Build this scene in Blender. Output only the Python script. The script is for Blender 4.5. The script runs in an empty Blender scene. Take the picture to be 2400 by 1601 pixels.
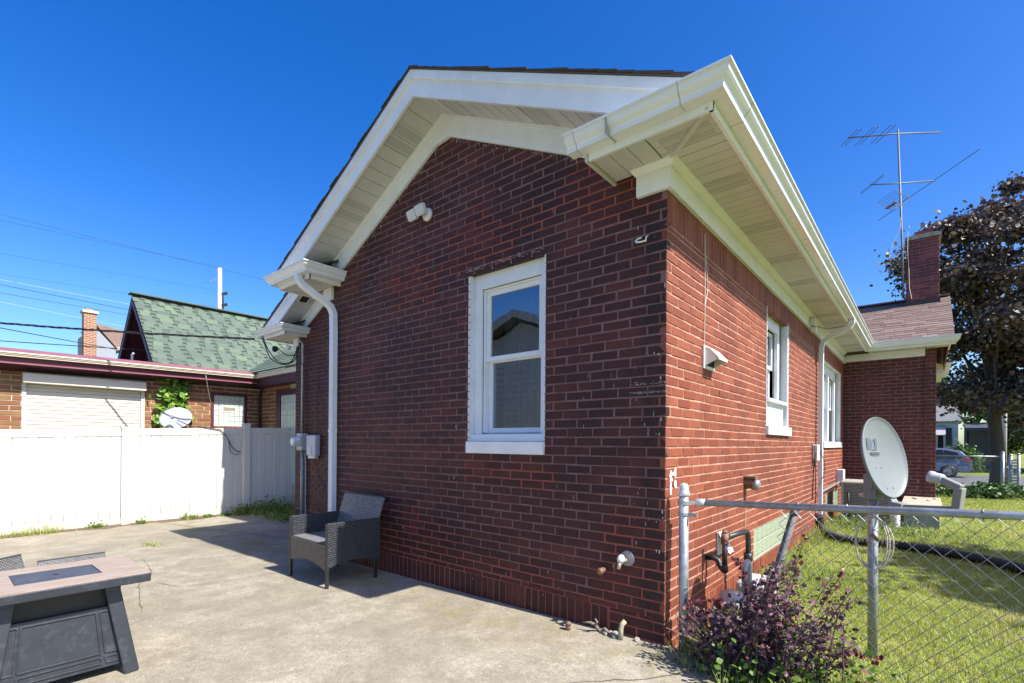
import bpy, math, random
import numpy as np
from mathutils import Vector, Matrix
random.seed(11)
RNG = np.random.default_rng(5)
S = bpy.context.scene
COL = S.collection

# ---------------------------------------------------------------- camera
YAW, ROLL = math.radians(40.0), 0.0072
CAM = Vector((1.2949, -3.0960, 1.3138))
FW = Vector((-math.sin(YAW), math.cos(YAW), 0))
R0 = Vector((math.cos(YAW), math.sin(YAW), 0))
RT = R0 * math.cos(ROLL) + Vector((0, 0, 1)) * math.sin(ROLL)
UP = -R0 * math.sin(ROLL) + Vector((0, 0, 1)) * math.cos(ROLL)
cd = bpy.data.cameras.new('camera')
cam = bpy.data.objects.new('camera', cd)
COL.objects.link(cam)
cam.matrix_world = Matrix(((RT.x, UP.x, -FW.x, CAM.x), (RT.y, UP.y, -FW.y, CAM.y), (RT.z, UP.z, -FW.z, CAM.z), (0, 0, 0, 1)))
cd.sensor_width = 36.0
cd.lens = 1157.0 / 2400.0 * 36.0
cd.shift_y = (1038.0 - 800.5) / 2400.0
cd.clip_start = 0.05
cd.clip_end = 900.0
S.camera = cam

# ---------------------------------------------------------------- sky and sun
SUN_DIR = Vector((1.0, 0.045, 1.13)).normalized()
SUN_EL = math.asin(SUN_DIR.z)
SUN_AZ = math.atan2(SUN_DIR.x, SUN_DIR.y)
w = bpy.data.worlds.new('World')
S.world = w
w.use_nodes = True
wn = w.node_tree
wn.nodes.clear()
sky = wn.nodes.new('ShaderNodeTexSky')
sky.sky_type = 'NISHITA'
sky.sun_disc = False
sky.sun_elevation = SUN_EL
sky.sun_rotation = SUN_AZ
sky.altitude = 200.0
sky.air_density = 1.0
sky.dust_density = 1.3
sky.ozone_density = 3.0
hs = wn.nodes.new('ShaderNodeHueSaturation')
hs.inputs['Saturation'].default_value = 1.42
hs.inputs['Hue'].default_value = 0.515
hs.inputs['Value'].default_value = 1.0
bg = wn.nodes.new('ShaderNodeBackground')
bg.inputs['Strength'].default_value = 0.125
wo = wn.nodes.new('ShaderNodeOutputWorld')
wn.links.new(sky.outputs[0], hs.inputs['Color'])
wn.links.new(hs.outputs[0], bg.inputs['Color'])
wn.links.new(bg.outputs[0], wo.inputs['Surface'])
sl = bpy.data.lights.new('sun', 'SUN')
sl.energy = 4.8
sl.angle = math.radians(0.5)
sl.color = (1.0, 0.945, 0.86)
so = bpy.data.objects.new('sun', sl)
COL.objects.link(so)
so.location = (20, 0, 25)
so.rotation_euler = SUN_DIR.to_track_quat('Z', 'Y').to_euler()

S.view_settings.view_transform = 'Standard'
S.view_settings.look = 'None'
S.view_settings.exposure = 0.98
S.view_settings.gamma = 1.0
S.render.engine = 'CYCLES'
S.cycles.use_denoising = True
S.cycles.max_bounces = 7
S.cycles.transparent_max_bounces = 12

# ---------------------------------------------------------------- helpers
WM = {}


def V(*a):
    return Vector(a[0]) if len(a) == 1 else Vector(a)


def tag(o, label=None, cat=None, group=None, kind=None):
    if label: o['label'] = label
    if cat: o['category'] = cat
    if group: o['group'] = group
    if kind: o['kind'] = kind
    return o


def adopt(o, parent):
    if parent is not None:
        o.parent = parent
        o.matrix_parent_inverse = WM.get(parent.name, Matrix.Identity(4)).inverted()


def thing(name, label, cat, base=(0, 0, 0), group=None):
    """Empty at the base of a thing; parts are built in world coordinates."""
    o = bpy.data.objects.new(name, None)
    o.empty_display_size = 0.1
    COL.objects.link(o)
    o.location = base
    WM[o.name] = Matrix.Translation(Vector(base))
    return tag(o, label, cat, group)


def lthing(name, label, cat, loc=(0, 0, 0), rz=0.0, group=None, scale=1.0):
    """Empty whose parts are built in its own local coordinates."""
    o = bpy.data.objects.new(name, None)
    o.empty_display_size = 0.1
    COL.objects.link(o)
    o.location = loc
    o.rotation_euler = (0, 0, rz)
    o.scale = (scale,) * 3
    WM[o.name] = Matrix.Identity(4)
    return tag(o, label, cat, group)


def copy_thing(root, loc, rz, label, scale=None):
    def cp(o, par):
        c = o.copy()
        COL.objects.link(c)
        if par: c.parent = par
        for ch in list(o.children): cp(ch, c)
        return c
    c = cp(root, None)
    c.location = loc
    c.rotation_euler = (0, 0, rz)
    if scale: c.scale = (scale,) * 3
    c['label'] = label
    return c


class MB:
    def __init__(s):
        s.v, s.f, s.mi, s.cur = [], [], [], 0

    def add(s, vs, fs):
        b = len(s.v)
        s.v += [tuple(x) for x in vs]
        s.f += [tuple(b + i for i in f) for f in fs]
        s.mi += [s.cur] * len(fs)
        return s

    def box(s, a, b):
        x0, x1 = sorted((a[0], b[0])); y0, y1 = sorted((a[1], b[1])); z0, z1 = sorted((a[2], b[2]))
        return s.add([(x0, y0, z0), (x1, y0, z0), (x1, y1, z0), (x0, y1, z0), (x0, y0, z1), (x1, y0, z1), (x1, y1, z1), (x0, y1, z1)],
                     [(0, 3, 2, 1), (4, 5, 6, 7), (0, 1, 5, 4), (1, 2, 6, 5), (2, 3, 7, 6), (3, 0, 4, 7)])

    def bar(s, a, b, w, h, up=(0, 0, 1)):
        a, b, up = V(a), V(b), V(up)
        d = (b - a).normalized()
        if abs(d.dot(up)) > 0.98: up = V(1, 0, 0) if abs(d.x) < .9 else V(0, 1, 0)
        sd = d.cross(up).normalized() * (w / 2)
        u = sd.cross(d).normalized() * (h / 2)
        vs = [p + i * sd + j * u for p in (a, b) for i, j in ((-1, -1), (1, -1), (1, 1), (-1, 1))]
        return s.add(vs, [(0, 1, 2, 3), (7, 6, 5, 4), (0, 4, 5, 1), (1, 5, 6, 2), (2, 6, 7, 3), (3, 7, 4, 0)])

    def prism(s, poly, off):
        n = len(poly)
        off = V(off)
        vs = [V(p) for p in poly] + [V(p) + off for p in poly]
        return s.add(vs, [tuple(range(n))[::-1], tuple(range(n, 2 * n))] + [(i, (i + 1) % n, n + (i + 1) % n, n + i) for i in range(n)])

    def tube(s, pts, r, n=8, cap=True):
        pts = [V(p) for p in pts]
        m = len(pts)
        rs = r if isinstance(r, (list, tuple)) else [r] * m
        t0 = (pts[1] - pts[0]).normalized()
        u = t0.orthogonal().normalized()
        vs = []
        for i, p in enumerate(pts):
            t = (pts[min(i + 1, m - 1)] - pts[max(i - 1, 0)]).normalized()
            u = (u - t * u.dot(t))
            u = u.normalized() if u.length > 1e-6 else t.orthogonal().normalized()
            q = t.cross(u)
            for k in range(n):
                a = 2 * math.pi * (k + .5) / n
                vs.append(p + (u * math.cos(a) + q * math.sin(a)) * rs[i])
        fs = [(i * n + k, i * n + (k + 1) % n, (i + 1) * n + (k + 1) % n, (i + 1) * n + k) for i in range(m - 1) for k in range(n)]
        if cap: fs += [tuple(range(n))[::-1], tuple(range((m - 1) * n, m * n))]
        return s.add(vs, fs)

    def rtube(s, pts, w, h, ref):
        """rectangular pipe; ref = direction of the wide side"""
        pts = [V(p) for p in pts]
        ref = V(ref)
        m = len(pts)
        vs = []
        for i, p in enumerate(pts):
            t = (pts[min(i + 1, m - 1)] - pts[max(i - 1, 0)]).normalized()
            sd = (ref - t * ref.dot(t)).normalized()
            u = t.cross(sd)
            # fluted outline
            prof = []
            nf = 6
            for k in range(nf): prof.append((-w / 2 + w * k / nf, -h / 2 + (0.003 if k % 2 else 0)))
            prof += [(w / 2, -h / 2), (w / 2, h / 2)]
            for k in range(nf): prof.append((w / 2 - w * (k + 1) / nf, h / 2 - (0.003 if k % 2 == 0 else 0)))
            for a, b in prof: vs.append(p + sd * a + u * b)
        n = len(prof)
        fs = [(i * n + k, i * n + (k + 1) % n, (i + 1) * n + (k + 1) % n, (i + 1) * n + k) for i in range(m - 1) for k in range(n)]
        fs += [tuple(range(n))[::-1], tuple(range((m - 1) * n, m * n))]
        return s.add(vs, fs)

    def ext(s, prof, p0, p1, out, m0=0.0, m1=0.0, closed=True):
        """sweep a profile [(out, up)...] from p0 to p1 with mitred ends"""
        p0, p1, out = V(p0), V(p1), V(out)
        d = (p1 - p0).normalized()
        n = len(prof)
        vs = [p0 + out * o + V(0, 0, z) + d * (m0 * o) for o, z in prof] + [p1 + out * o + V(0, 0, z) + d * (m1 * o) for o, z in prof]
        fs = [(i, (i + 1) % n, n + (i + 1) % n, n + i) for i in range(n if closed else n - 1)]
        if closed: fs += [tuple(range(n))[::-1], tuple(range(n, 2 * n))]
        return s.add(vs, fs)

    def lathe(s, prof, c, ax=(0, 0, 1), n=20):
        c, ax = V(c), V(ax).normalized()
        u = ax.orthogonal().normalized()
        q = ax.cross(u)
        vs = []
        for r, z in prof:
            for k in range(n):
                a = 2 * math.pi * k / n
                vs.append(c + ax * z + (u * math.cos(a) + q * math.sin(a)) * r)
        m = len(prof)
        fs = [(i * n + k, i * n + (k + 1) % n, (i + 1) * n + (k + 1) % n, (i + 1) * n + k) for i in range(m - 1) for k in range(n)]
        fs += [tuple(range(n))[::-1], tuple(range((m - 1) * n, m * n))]
        return s.add(vs, fs)

    def build(s, name, mat, parent=None, smooth=False, bevel=0.0, label=None):
        me = bpy.data.meshes.new(name)
        me.from_pydata(s.v, [], s.f)
        mats = mat if isinstance(mat, (list, tuple)) else [mat]
        for m in mats: me.materials.append(m)
        if len(mats) > 1: me.polygons.foreach_set('material_index', s.mi)
        me.update()
        me.shade_smooth() if smooth else me.shade_flat()
        o = bpy.data.objects.new(name, me)
        COL.objects.link(o)
        adopt(o, parent)
        if bevel:
            b = o.modifiers.new('bevel', 'BEVEL')
            b.width = bevel
            b.segments = 2
            b.limit_method = 'ANGLE'
            b.angle_limit = math.radians(40)
        if label: o['label'] = label
        return o


def np_mesh(name, verts, faces, mat, parent=None, attr=None, smooth=False):
    """verts (n,3), faces (m,k) arrays; attr = per-face random value"""
    me = bpy.data.meshes.new(name)
    m, k = faces.shape
    me.vertices.add(len(verts))
    me.vertices.foreach_set('co', np.ascontiguousarray(verts, dtype=np.float32).ravel())
    me.loops.add(m * k)
    me.loops.foreach_set('vertex_index', np.ascontiguousarray(faces, dtype=np.int32).ravel())
    me.polygons.add(m)
    me.polygons.foreach_set('loop_start', np.arange(0, m * k, k, dtype=np.int32))
    me.materials.append(mat)
    if attr is not None:
        a = me.attributes.new('rnd', 'FLOAT', 'FACE')
        a.data.foreach_set('value', np.ascontiguousarray(attr, dtype=np.float32))
    me.update(calc_edges=True)
    me.shade_smooth() if smooth else me.shade_flat()
    o = bpy.data.objects.new(name, me)
    COL.objects.link(o)
    adopt(o, parent)
    return o


# ---------------------------------------------------------------- materials
def nd(nt, t, props=None, ins=None):
    n = nt.nodes.new('ShaderNode' + t)
    for k, v in (props or {}).items(): setattr(n, k, v)
    for k, v in (ins or {}).items():
        if isinstance(v, bpy.types.NodeSocket): nt.links.new(v, n.inputs[k])
        else: n.inputs[k].default_value = v
    return n


def c4(c):
    return (c[0], c[1], c[2], 1.0)


def mixc(nt, fac, a, b, mode='MIX'):
    n = nd(nt, 'Mix', {'data_type': 'RGBA', 'blend_type': mode})
    for i, v in ((0, fac), (6, a), (7, b)):
        if isinstance(v, bpy.types.NodeSocket): nt.links.new(v, n.inputs[i])
        else: n.inputs[i].default_value = v if i == 0 else c4(v)
    return n.outputs[2]


def ma(nt, op, a, b=None, c=None, clamp=False):
    n = nd(nt, 'Math', {'operation': op, 'use_clamp': clamp})
    for i, v in enumerate((a, b, c)):
        if v is None: continue
        if isinstance(v, bpy.types.NodeSocket): nt.links.new(v, n.inputs[i])
        else: n.inputs[i].default_value = v
    return n.outputs[0]


def ramp(nt, fac, stops):
    n = nd(nt, 'ValToRGB')
    e = n.color_ramp.elements
    while len(e) < len(stops): e.new(0.5)
    for el, (p, c) in zip(e, stops):
        el.position = p
        el.color = c4(c) if not isinstance(c, (int, float)) else (c, c, c, 1)
    nt.links.new(fac, n.inputs[0])
    return n.outputs[0]


def base(name, rough=.6, metal=0.0, spec=.5):
    m = bpy.data.materials.new(name)
    m.use_nodes = True
    nt = m.node_tree
    b = nt.nodes['Principled BSDF']
    b.inputs['Roughness'].default_value = rough
    b.inputs['Metallic'].default_value = metal
    b.inputs['Specular IOR Level'].default_value = spec
    return m, nt, b


def pos(nt, sc=(1, 1, 1)):
    g = nd(nt, 'NewGeometry')
    mp = nd(nt, 'Mapping', None, {'Vector': g.outputs['Position'], 'Scale': sc})
    return mp.outputs[0]


def noise(nt, vec, scale, detail=4.0, rough=.6):
    return nd(nt, 'TexNoise', None, {'Vector': vec, 'Scale': scale, 'Detail': detail, 'Roughness': rough}).outputs['Fac']


def bump(nt, b, h, strength, dist=.01):
    n = nd(nt, 'Bump', None, {'Height': h, 'Strength': strength, 'Distance': dist})
    nt.links.new(n.outputs[0], b.inputs['Normal'])


def rnd_attr(nt):
    a = nd(nt, 'Attribute', {'attribute_name': 'rnd'})
    oi = nd(nt, 'ObjectInfo')
    return ma(nt, 'FRACT', ma(nt, 'ADD', a.outputs['Fac'], oi.outputs['Random']))


def simple(name, col, rough=.6, metal=0.0, var=.12, scale=6.0, dirt=0.0, dirtcol=(.08, .07, .06), bmp=0.0, bscale=80.0, stretch=(1, 1, 1), spec=.5):
    """solid paint, metal, plastic ... with gentle mottling, dirt and relief"""
    m, nt, b = base(name, rough, metal, spec)
    p = pos(nt, stretch)
    n1 = noise(nt, p, scale)
    lo = tuple(c * (1 - var) for c in col)
    hi = tuple(min(1, c * (1 + var)) for c in col)
    c = ramp(nt, n1, [(.3, lo), (.7, hi)])
    if dirt:
        n2 = noise(nt, p, scale * 2.7, 6.0, .7)
        f = ma(nt, 'MULTIPLY', ramp(nt, n2, [(.52, 0.0), (.75, 1.0)]), dirt)
        c = mixc(nt, f, c, dirtcol)
    nt.links.new(c, b.inputs['Base Color'])
    r = nd(nt, 'MapRange', None, {0: noise(nt, p, scale * 3), 3: max(0.03, rough - .12), 4: min(1, rough + .12)})
    nt.links.new(r.outputs[0], b.inputs['Roughness'])
    if bmp: bump(nt, b, noise(nt, p, bscale, 3.0), bmp, .004)
    return m


def brick_mat(name, cols, dark, speck, stain=None, white=0.0, bs=.35):
    """rug-faced painted brick: per-brick tint, vertical scoring, speckle, drips"""
    m, nt, b = base(name, .62, 0, .35)
    r = rnd_attr(nt)
    c = ramp(nt, r, [(0.0, cols[0]), (.5, cols[1]), (1.0, cols[2])])
    p = pos(nt)
    big = noise(nt, p, 1.3, 3.0)
    c = mixc(nt, ramp(nt, big, [(.40, 0.0), (.64, .8)]), c, dark)
    sp = noise(nt, pos(nt, (1, 1, .45)), 170.0, 2.0, .8)
    c = mixc(nt, ma(nt, 'MULTIPLY', ramp(nt, sp, [(.5, 0.0), (.66, 1.0)]), speck), c, tuple(x * .3 for x in dark))
    sep = nd(nt, 'SeparateXYZ', None, {0: nd(nt, 'NewGeometry').outputs['Position']})
    if stain:
        f = stain(nt, sep, p)
        c = mixc(nt, f, c, (.012, .010, .011))
    if white:
        dr = noise(nt, pos(nt, (1, 1, .22)), 52.0, 1.0, .5)
        gate = ramp(nt, noise(nt, p, 2.6, 2.0), [(.47, 0.0), (.6, 1.0)])
        f = ma(nt, 'MULTIPLY', ma(nt, 'MULTIPLY', ramp(nt, dr, [(.73, 0.0), (.755, 1.0)]), gate), white)
        c = mixc(nt, f, c, (.62, .6, .64))
    nt.links.new(c, b.inputs['Base Color'])
    sc = noise(nt, pos(nt, (1, 1, .1)), 210.0, 2.0, .6)
    gr = noise(nt, p, 260.0, 2.0, .7)
    bump(nt, b, ma(nt, 'ADD', sc, gr), bs, .004)
    return m


def stain_rear(nt, sep, p):
    # sooty run-off streak beside the corner, plus blotches just round it
    x = ma(nt, 'ADD', sep.outputs[0], ma(nt, 'MULTIPLY', ma(nt, 'SUBTRACT', noise(nt, p, 5.0), .5), .08))
    a = ma(nt, 'SUBTRACT', 1.0, ma(nt, 'MULTIPLY', ma(nt, 'ABSOLUTE', ma(nt, 'ADD', x, .12)), 15.0), clamp=True)
    bnd = ma(nt, 'SUBTRACT', 1.0, ma(nt, 'MULTIPLY', ma(nt, 'ABSOLUTE', ma(nt, 'ADD', x, .04)), 9.0), clamp=True)
    k = ramp(nt, noise(nt, p, 7.0), [(.4, .2), (.62, 1.0)])
    f = ma(nt, 'MAXIMUM', a, ma(nt, 'MULTIPLY', bnd, .75))
    return ma(nt, 'MULTIPLY', ma(nt, 'MULTIPLY', f, k), 1.0, clamp=True)


M = {}
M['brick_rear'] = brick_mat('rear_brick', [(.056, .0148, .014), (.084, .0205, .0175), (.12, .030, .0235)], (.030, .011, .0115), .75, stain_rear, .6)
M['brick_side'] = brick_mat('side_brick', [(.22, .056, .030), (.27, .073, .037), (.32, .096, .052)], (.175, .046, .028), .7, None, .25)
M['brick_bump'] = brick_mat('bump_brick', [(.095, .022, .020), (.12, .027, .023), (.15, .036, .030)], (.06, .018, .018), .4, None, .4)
M['brick_chim'] = brick_mat('chimney_brick', [(.14, .032, .034), (.20, .048, .046), (.27, .085, .075)], (.09, .022, .028), .4, None, .3)
M['brick_tan'] = brick_mat('neighbour_brick', [(.20, .052, .03), (.30, .17, .065), (.27, .075, .04)], (.17, .08, .035), .35, None, 0, .2)


def mortar_mat(name, col, red=None):
    m, nt, b = base(name, .85, 0, .2)
    p = pos(nt)
    c = ramp(nt, noise(nt, p, 9.0, 5.0), [(.3, tuple(x * .68 for x in col)), (.7, tuple(min(1, x * 1.2) for x in col))])
    if red:
        a = nd(nt, 'Attribute', {'attribute_name': 'red'})
        f = ramp(nt, ma(nt, 'ADD', a.outputs['Fac'], ma(nt, 'MULTIPLY', ma(nt, 'SUBTRACT', noise(nt, p, 30.0), .5), .5)), [(.42, 0.0), (.56, 1.0)])
        c = mixc(nt, f, c, red)
    nt.links.new(c, b.inputs['Base Color'])
    bump(nt, b, noise(nt, p, 220.0, 3.0), .4, .004)
    return m


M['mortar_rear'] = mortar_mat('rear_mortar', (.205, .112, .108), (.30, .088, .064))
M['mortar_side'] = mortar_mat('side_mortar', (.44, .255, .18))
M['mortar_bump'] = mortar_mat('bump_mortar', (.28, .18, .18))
M['mortar_tan'] = mortar_mat('neighbour_mortar', (.50, .44, .35))
M['white'] = simple('white_trim_paint', (.72, .74, .77), .42, var=.05, dirt=.12, dirtcol=(.42, .38, .32), bmp=.08)
M['sillwhite'] = simple('white_sill_paint', (.78, .78, .77), .5, var=.05, dirt=.15, dirtcol=(.4, .36, .3), bmp=.35, bscale=60)
M['soffit'] = simple('soffit_vinyl', (.53, .535, .52), .55, var=.05, dirt=.12, dirtcol=(.36, .33, .27))
M['gutter'] = simple('gutter_enamel', (.70, .73, .77), .3, var=.03, dirt=.07, dirtcol=(.45, .42, .36), stretch=(1, 1, 3))
M['jambpaint'] = simple('painted_brick_jamb', (.68, .69, .71), .6, var=.1, dirt=.3, dirtcol=(.3, .28, .28), bmp=.5, bscale=45)
M['vinyl_plain'] = simple('fence_vinyl', (.62, .61, .565), .45, var=.03, dirt=.06, dirtcol=(.5, .48, .38), scale=3)
M['galv'] = simple('galvanised_steel', (.34, .36, .38), .48, .55, var=.25, scale=14, dirt=.5, dirtcol=(.12, .11, .1), bmp=.15)
M['rust'] = simple('rusty_steel', (.22, .13, .09), .7, .4, var=.35, scale=20, dirt=.5)
M['blackiron'] = simple('black_iron_pipe', (.045, .048, .055), .45, .5, var=.2, scale=14, dirt=.3, dirtcol=(.16, .10, .07), bmp=.2)
M['greypipe'] = simple('grey_painted_pipe', (.36, .37, .38), .5, var=.1)
M['meterbox'] = simple('grey_meter_enamel', (.42, .43, .44), .5, var=.08, dirt=.15)
M['plasticgrey'] = simple('grey_plastic_case', (.56, .57, .60), .5, var=.05, dirt=.1)
M['plasticwhite'] = simple('white_plastic', (.74, .74, .73), .42, var=.04, dirt=.12, dirtcol=(.4, .38, .33))
M['black'] = simple('black_rubber', (.018, .018, .02), .55, var=.2)
M['cable'] = simple('black_cable', (.02, .021, .025), .5, var=.2)
M['whitecable'] = simple('pale_cable', (.55, .5, .42), .5, var=.1)
M['dark'] = simple('dark_void', (.012, .012, .014), .8)
M['maroon'] = simple('maroon_paint', (.10, .02, .036), .45, var=.12, scale=4)
M['maroondark'] = simple('dark_maroon_paint', (.055, .014, .028), .55, var=.15)
M['pink'] = simple('pink_roof_edge', (.27, .10, .125), .5, var=.15)
M['cream'] = simple('cream_gutter_enamel', (.66, .58, .44), .35, var=.05, dirt=.15)
M['shutter'] = simple('shutter_slat_cream', (.62, .58, .50), .45, var=.03)
M['steel'] = simple('antenna_aluminium', (.13, .14, .16), .5, .2, var=.15)
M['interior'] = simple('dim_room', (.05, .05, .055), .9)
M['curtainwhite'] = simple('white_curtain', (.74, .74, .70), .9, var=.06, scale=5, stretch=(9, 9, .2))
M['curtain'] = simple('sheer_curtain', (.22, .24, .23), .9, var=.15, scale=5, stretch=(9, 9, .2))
M['soil'] = simple('bare_soil', (.12, .085, .055), .95, var=.4, scale=25, bmp=.6, bscale=60)
M['woodpole'] = simple('weathered_pole', (.45, .42, .38), .85, var=.25, scale=12, stretch=(4, 4, .3))


def vinyl_mat():
    m, nt, b = base('fence_vinyl_board', .45)
    p = pos(nt)
    sep = nd(nt, 'SeparateXYZ', None, {0: p})
    c = ramp(nt, noise(nt, pos(nt, (1, 1, .12)), 5.0), [(.3, (.585, .575, .53)), (.7, (.64, .63, .585))])
    # splash dirt and green film near the foot
    h = ma(nt, 'SUBTRACT', 1.0, ma(nt, 'MULTIPLY', ma(nt, 'ADD', sep.outputs[2], .1), 3.2), clamp=True)
    f = ma(nt, 'MULTIPLY', h, ramp(nt, noise(nt, p, 9.0, 5.0, .7), [(.38, 0.0), (.68, .8)]))
    c = mixc(nt, f, c, (.30, .28, .16))
    nt.links.new(c, b.inputs['Base Color'])
    bump(nt, b, noise(nt, pos(nt, (1, 1, .3)), 3.0), .15, .02)
    return m


M['vinyl'] = vinyl_mat()


def vent_mat():
    m, nt, b = base('perforated_vent_vinyl', .6)
    p = pos(nt)
    sep = nd(nt, 'SeparateXYZ', None, {0: p})
    k = 2 * math.pi / .017
    u = ma(nt, 'ADD', sep.outputs[0], sep.outputs[1])
    v = ma(nt, 'SUBTRACT', sep.outputs[0], sep.outputs[1])
    h = ma(nt, 'MULTIPLY', ma(nt, 'SINE', ma(nt, 'MULTIPLY', u, k)), ma(nt, 'SINE', ma(nt, 'MULTIPLY', v, k)))
    f = ramp(nt, h, [(.28, 0.0), (.4, 1.0)])
    c = mixc(nt, f, (.56, .56, .54), (.03, .028, .025))
    nt.links.new(c, b.inputs['Base Color'])
    return m


M['vent'] = vent_mat()


def concrete_mat():
    m, nt, b = base('patio_concrete', .88, 0, .25)
    p = pos(nt)
    n1 = noise(nt, p, .9, 5.0, .6)
    n2 = noise(nt, p, 5.5, 6.0, .7)
    n3 = noise(nt, p, 95.0, 3.0, .8)
    c = ramp(nt, n1, [(.3, (.29, .255, .19)), (.5, (.41, .37, .285)), (.72, (.52, .475, .385))])
    c = mixc(nt, ma(nt, 'MULTIPLY', ramp(nt, n2, [(.42, 0.0), (.66, 1.0)]), .62), c, (.22, .19, .14))
    c = mixc(nt, ma(nt, 'MULTIPLY', ramp(nt, n3, [(.46, 0.0), (.62, 1.0)]), .62), c, (.13, .11, .08))
    c = mixc(nt, ma(nt, 'MULTIPLY', ramp(nt, noise(nt, p, 60.0, 2.0), [(.66, 0.0), (.72, 1.0)]), .6), c, (.62, .6, .54))
    n4 = noise(nt, p, 27.0, 4.0, .75)
    c = mixc(nt, ma(nt, 'MULTIPLY', ramp(nt, n4, [(.38, 0.0), (.66, 1.0)]), .5), c, (.19, .165, .12))
    n5 = noise(nt, p, 2.3, 3.0, .6)
    c = mixc(nt, ma(nt, 'MULTIPLY', ramp(nt, n5, [(.5, 0.0), (.6, 1.0)]), .38), c, (.20, .18, .13))
    # moss tint beside the wall
    sep = nd(nt, 'SeparateXYZ', None, {0: p})
    near = ma(nt, 'SUBTRACT', 1.0, ma(nt, 'MULTIPLY', ma(nt, 'ABSOLUTE', ma(nt, 'ADD', sep.outputs[1], .28)), 2.4), clamp=True)
    mg = ma(nt, 'MULTIPLY', near, ramp(nt, noise(nt, p, 3.1, 5.0), [(.47, 0.0), (.66, .75)]))
    c = mixc(nt, mg, c, (.20, .185, .06))
    # pale chips and droppings
    vo = nd(nt, 'TexVoronoi', None, {'Vector': p, 'Scale': 6.5})
    ch = ma(nt, 'MULTIPLY', ramp(nt, vo.outputs['Distance'], [(.035, 1.0), (.06, 0.0)]), ramp(nt, noise(nt, p, 1.7), [(.5, 0.0), (.58, 1.0)]))
    c = mixc(nt, ma(nt, 'MULTIPLY', ch, .8), c, (.7, .67, .6))
    nt.links.new(c, b.inputs['Base Color'])
    bump(nt, b, ma(nt, 'ADD', ma(nt, 'MULTIPLY', n3, .6), n2), .5, .012)
    return m


def lawn_mat():
    m, nt, b = base('lawn_ground', .95, 0, .1)
    p = pos(nt)
    n1 = noise(nt, p, .8, 5.0, .65)
    n2 = noise(nt, p, 14.0, 5.0, .75)
    c = ramp(nt, n1, [(.3, (.13, .17, .032)), (.5, (.21, .25, .05)), (.68, (.30, .28, .085))])
    c = mixc(nt, ma(nt, 'MULTIPLY', ramp(nt, n2, [(.45, 0.0), (.66, 1.0)]), .55), c, (.17, .14, .055))
    nt.links.new(c, b.inputs['Base Color'])
    bump(nt, b, n2, .8, .03)
    return m


def leaf_mat(name, stops, rough=.4, trans=.25, spec=.5):
    m, nt, b = base(name, rough, 0, spec)
    a = nd(nt, 'Attribute', {'attribute_name': 'rnd'})
    c = ramp(nt, a.outputs['Fac'], stops)
    nt.links.new(c, b.inputs['Base Color'])
    tr = nd(nt, 'BsdfTranslucent', None, {0: c})
    mx = nd(nt, 'MixShader', None, {0: trans, 1: b.outputs[0], 2: tr.outputs[0]})
    nt.links.new(mx.outputs[0], nt.nodes['Material Output'].inputs[0])
    return m


M['concrete'] = concrete_mat()
M['lawn'] = lawn_mat()
M['blade'] = leaf_mat('grass_blade', [(0.0, (.13, .20, .022)), (.45, (.27, .34, .05)), (.8, (.40, .42, .10)), (1.0, (.52, .46, .20))], .55, .3)
M['weed'] = leaf_mat('weed_leaf', [(0.0, (.04, .10, .012)), (.6, (.10, .19, .025)), (1.0, (.17, .26, .05))], .45, .3)
M['vine'] = leaf_mat('vine_leaf', [(0.0, (.08, .17, .02)), (.6, (.20, .36, .045)), (1.0, (.32, .46, .09))], .42, .35)
M['barberry'] = leaf_mat('barberry_leaf', [(0.0, (.045, .025, .036)), (.5, (.11, .065, .085)), (.8, (.21, .13, .16)), (1.0, (.24, .06, .085))], .5, .15, .35)
M['barberrytip'] = leaf_mat('barberry_red_leaf', [(0.0, (.09, .015, .03)), (.6, (.19, .035, .06)), (1.0, (.30, .09, .12))], .35, .3, .35)
M['maple'] = leaf_mat('purple_maple_leaf', [(0.0, (.03, .02, .02)), (.45, (.09, .06, .056)), (.8, (.18, .135, .12)), (1.0, (.19, .16, .07))], .45, .18, .4)
M['greenleaf'] = leaf_mat('green_tree_leaf', [(0.0, (.02, .045, .008)), (.5, (.05, .10, .015)), (1.0, (.12, .19, .03))], .5, .3)
M['hedge'] = leaf_mat('ground_ivy_leaf', [(0.0, (.02, .05, .01)), (.6, (.045, .10, .02)), (1.0, (.10, .18, .03))], .45, .2)
M['bark'] = simple('tree_bark', (.075, .058, .048), .95, var=.4, scale=9, bmp=.8, bscale=25, stretch=(3, 3, .6))
M['stem'] = simple('woody_stem', (.16, .10, .08), .85, var=.2)


def glass_mat(name, tint=(.02, .025, .03), mixf=.5):
    """window glass: mirror-like coat over see-through pane, stronger at grazing angles"""
    m, nt, b = base(name, .02)
    nt.nodes.remove(b)
    fr = nd(nt, 'Fresnel', None, {'IOR': 1.6})
    f = ma(nt, 'ADD', ma(nt, 'MULTIPLY', fr.outputs[0], .9), mixf, clamp=True)
    g = nd(nt, 'BsdfGlossy', None, {'Color': (.86, .88, .92, 1), 'Roughness': .012})
    n = noise(nt, pos(nt), 2.2, 2.0)
    bn = nd(nt, 'Bump', None, {'Height': n, 'Strength': .04, 'Distance': .02})
    nt.links.new(bn.outputs[0], g.inputs['Normal'])
    t = nd(nt, 'BsdfTransparent', None, {0: (.55, .6, .62, 1)})
    mx = nd(nt, 'MixShader', None, {0: f, 1: t.outputs[0], 2: g.outputs[0]})
    nt.links.new(mx.outputs[0], nt.nodes['Material Output'].inputs[0])
    return m


M['glass'] = glass_mat('window_glass', mixf=.22)
M['screen'] = glass_mat('screened_glass', mixf=.26)


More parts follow.
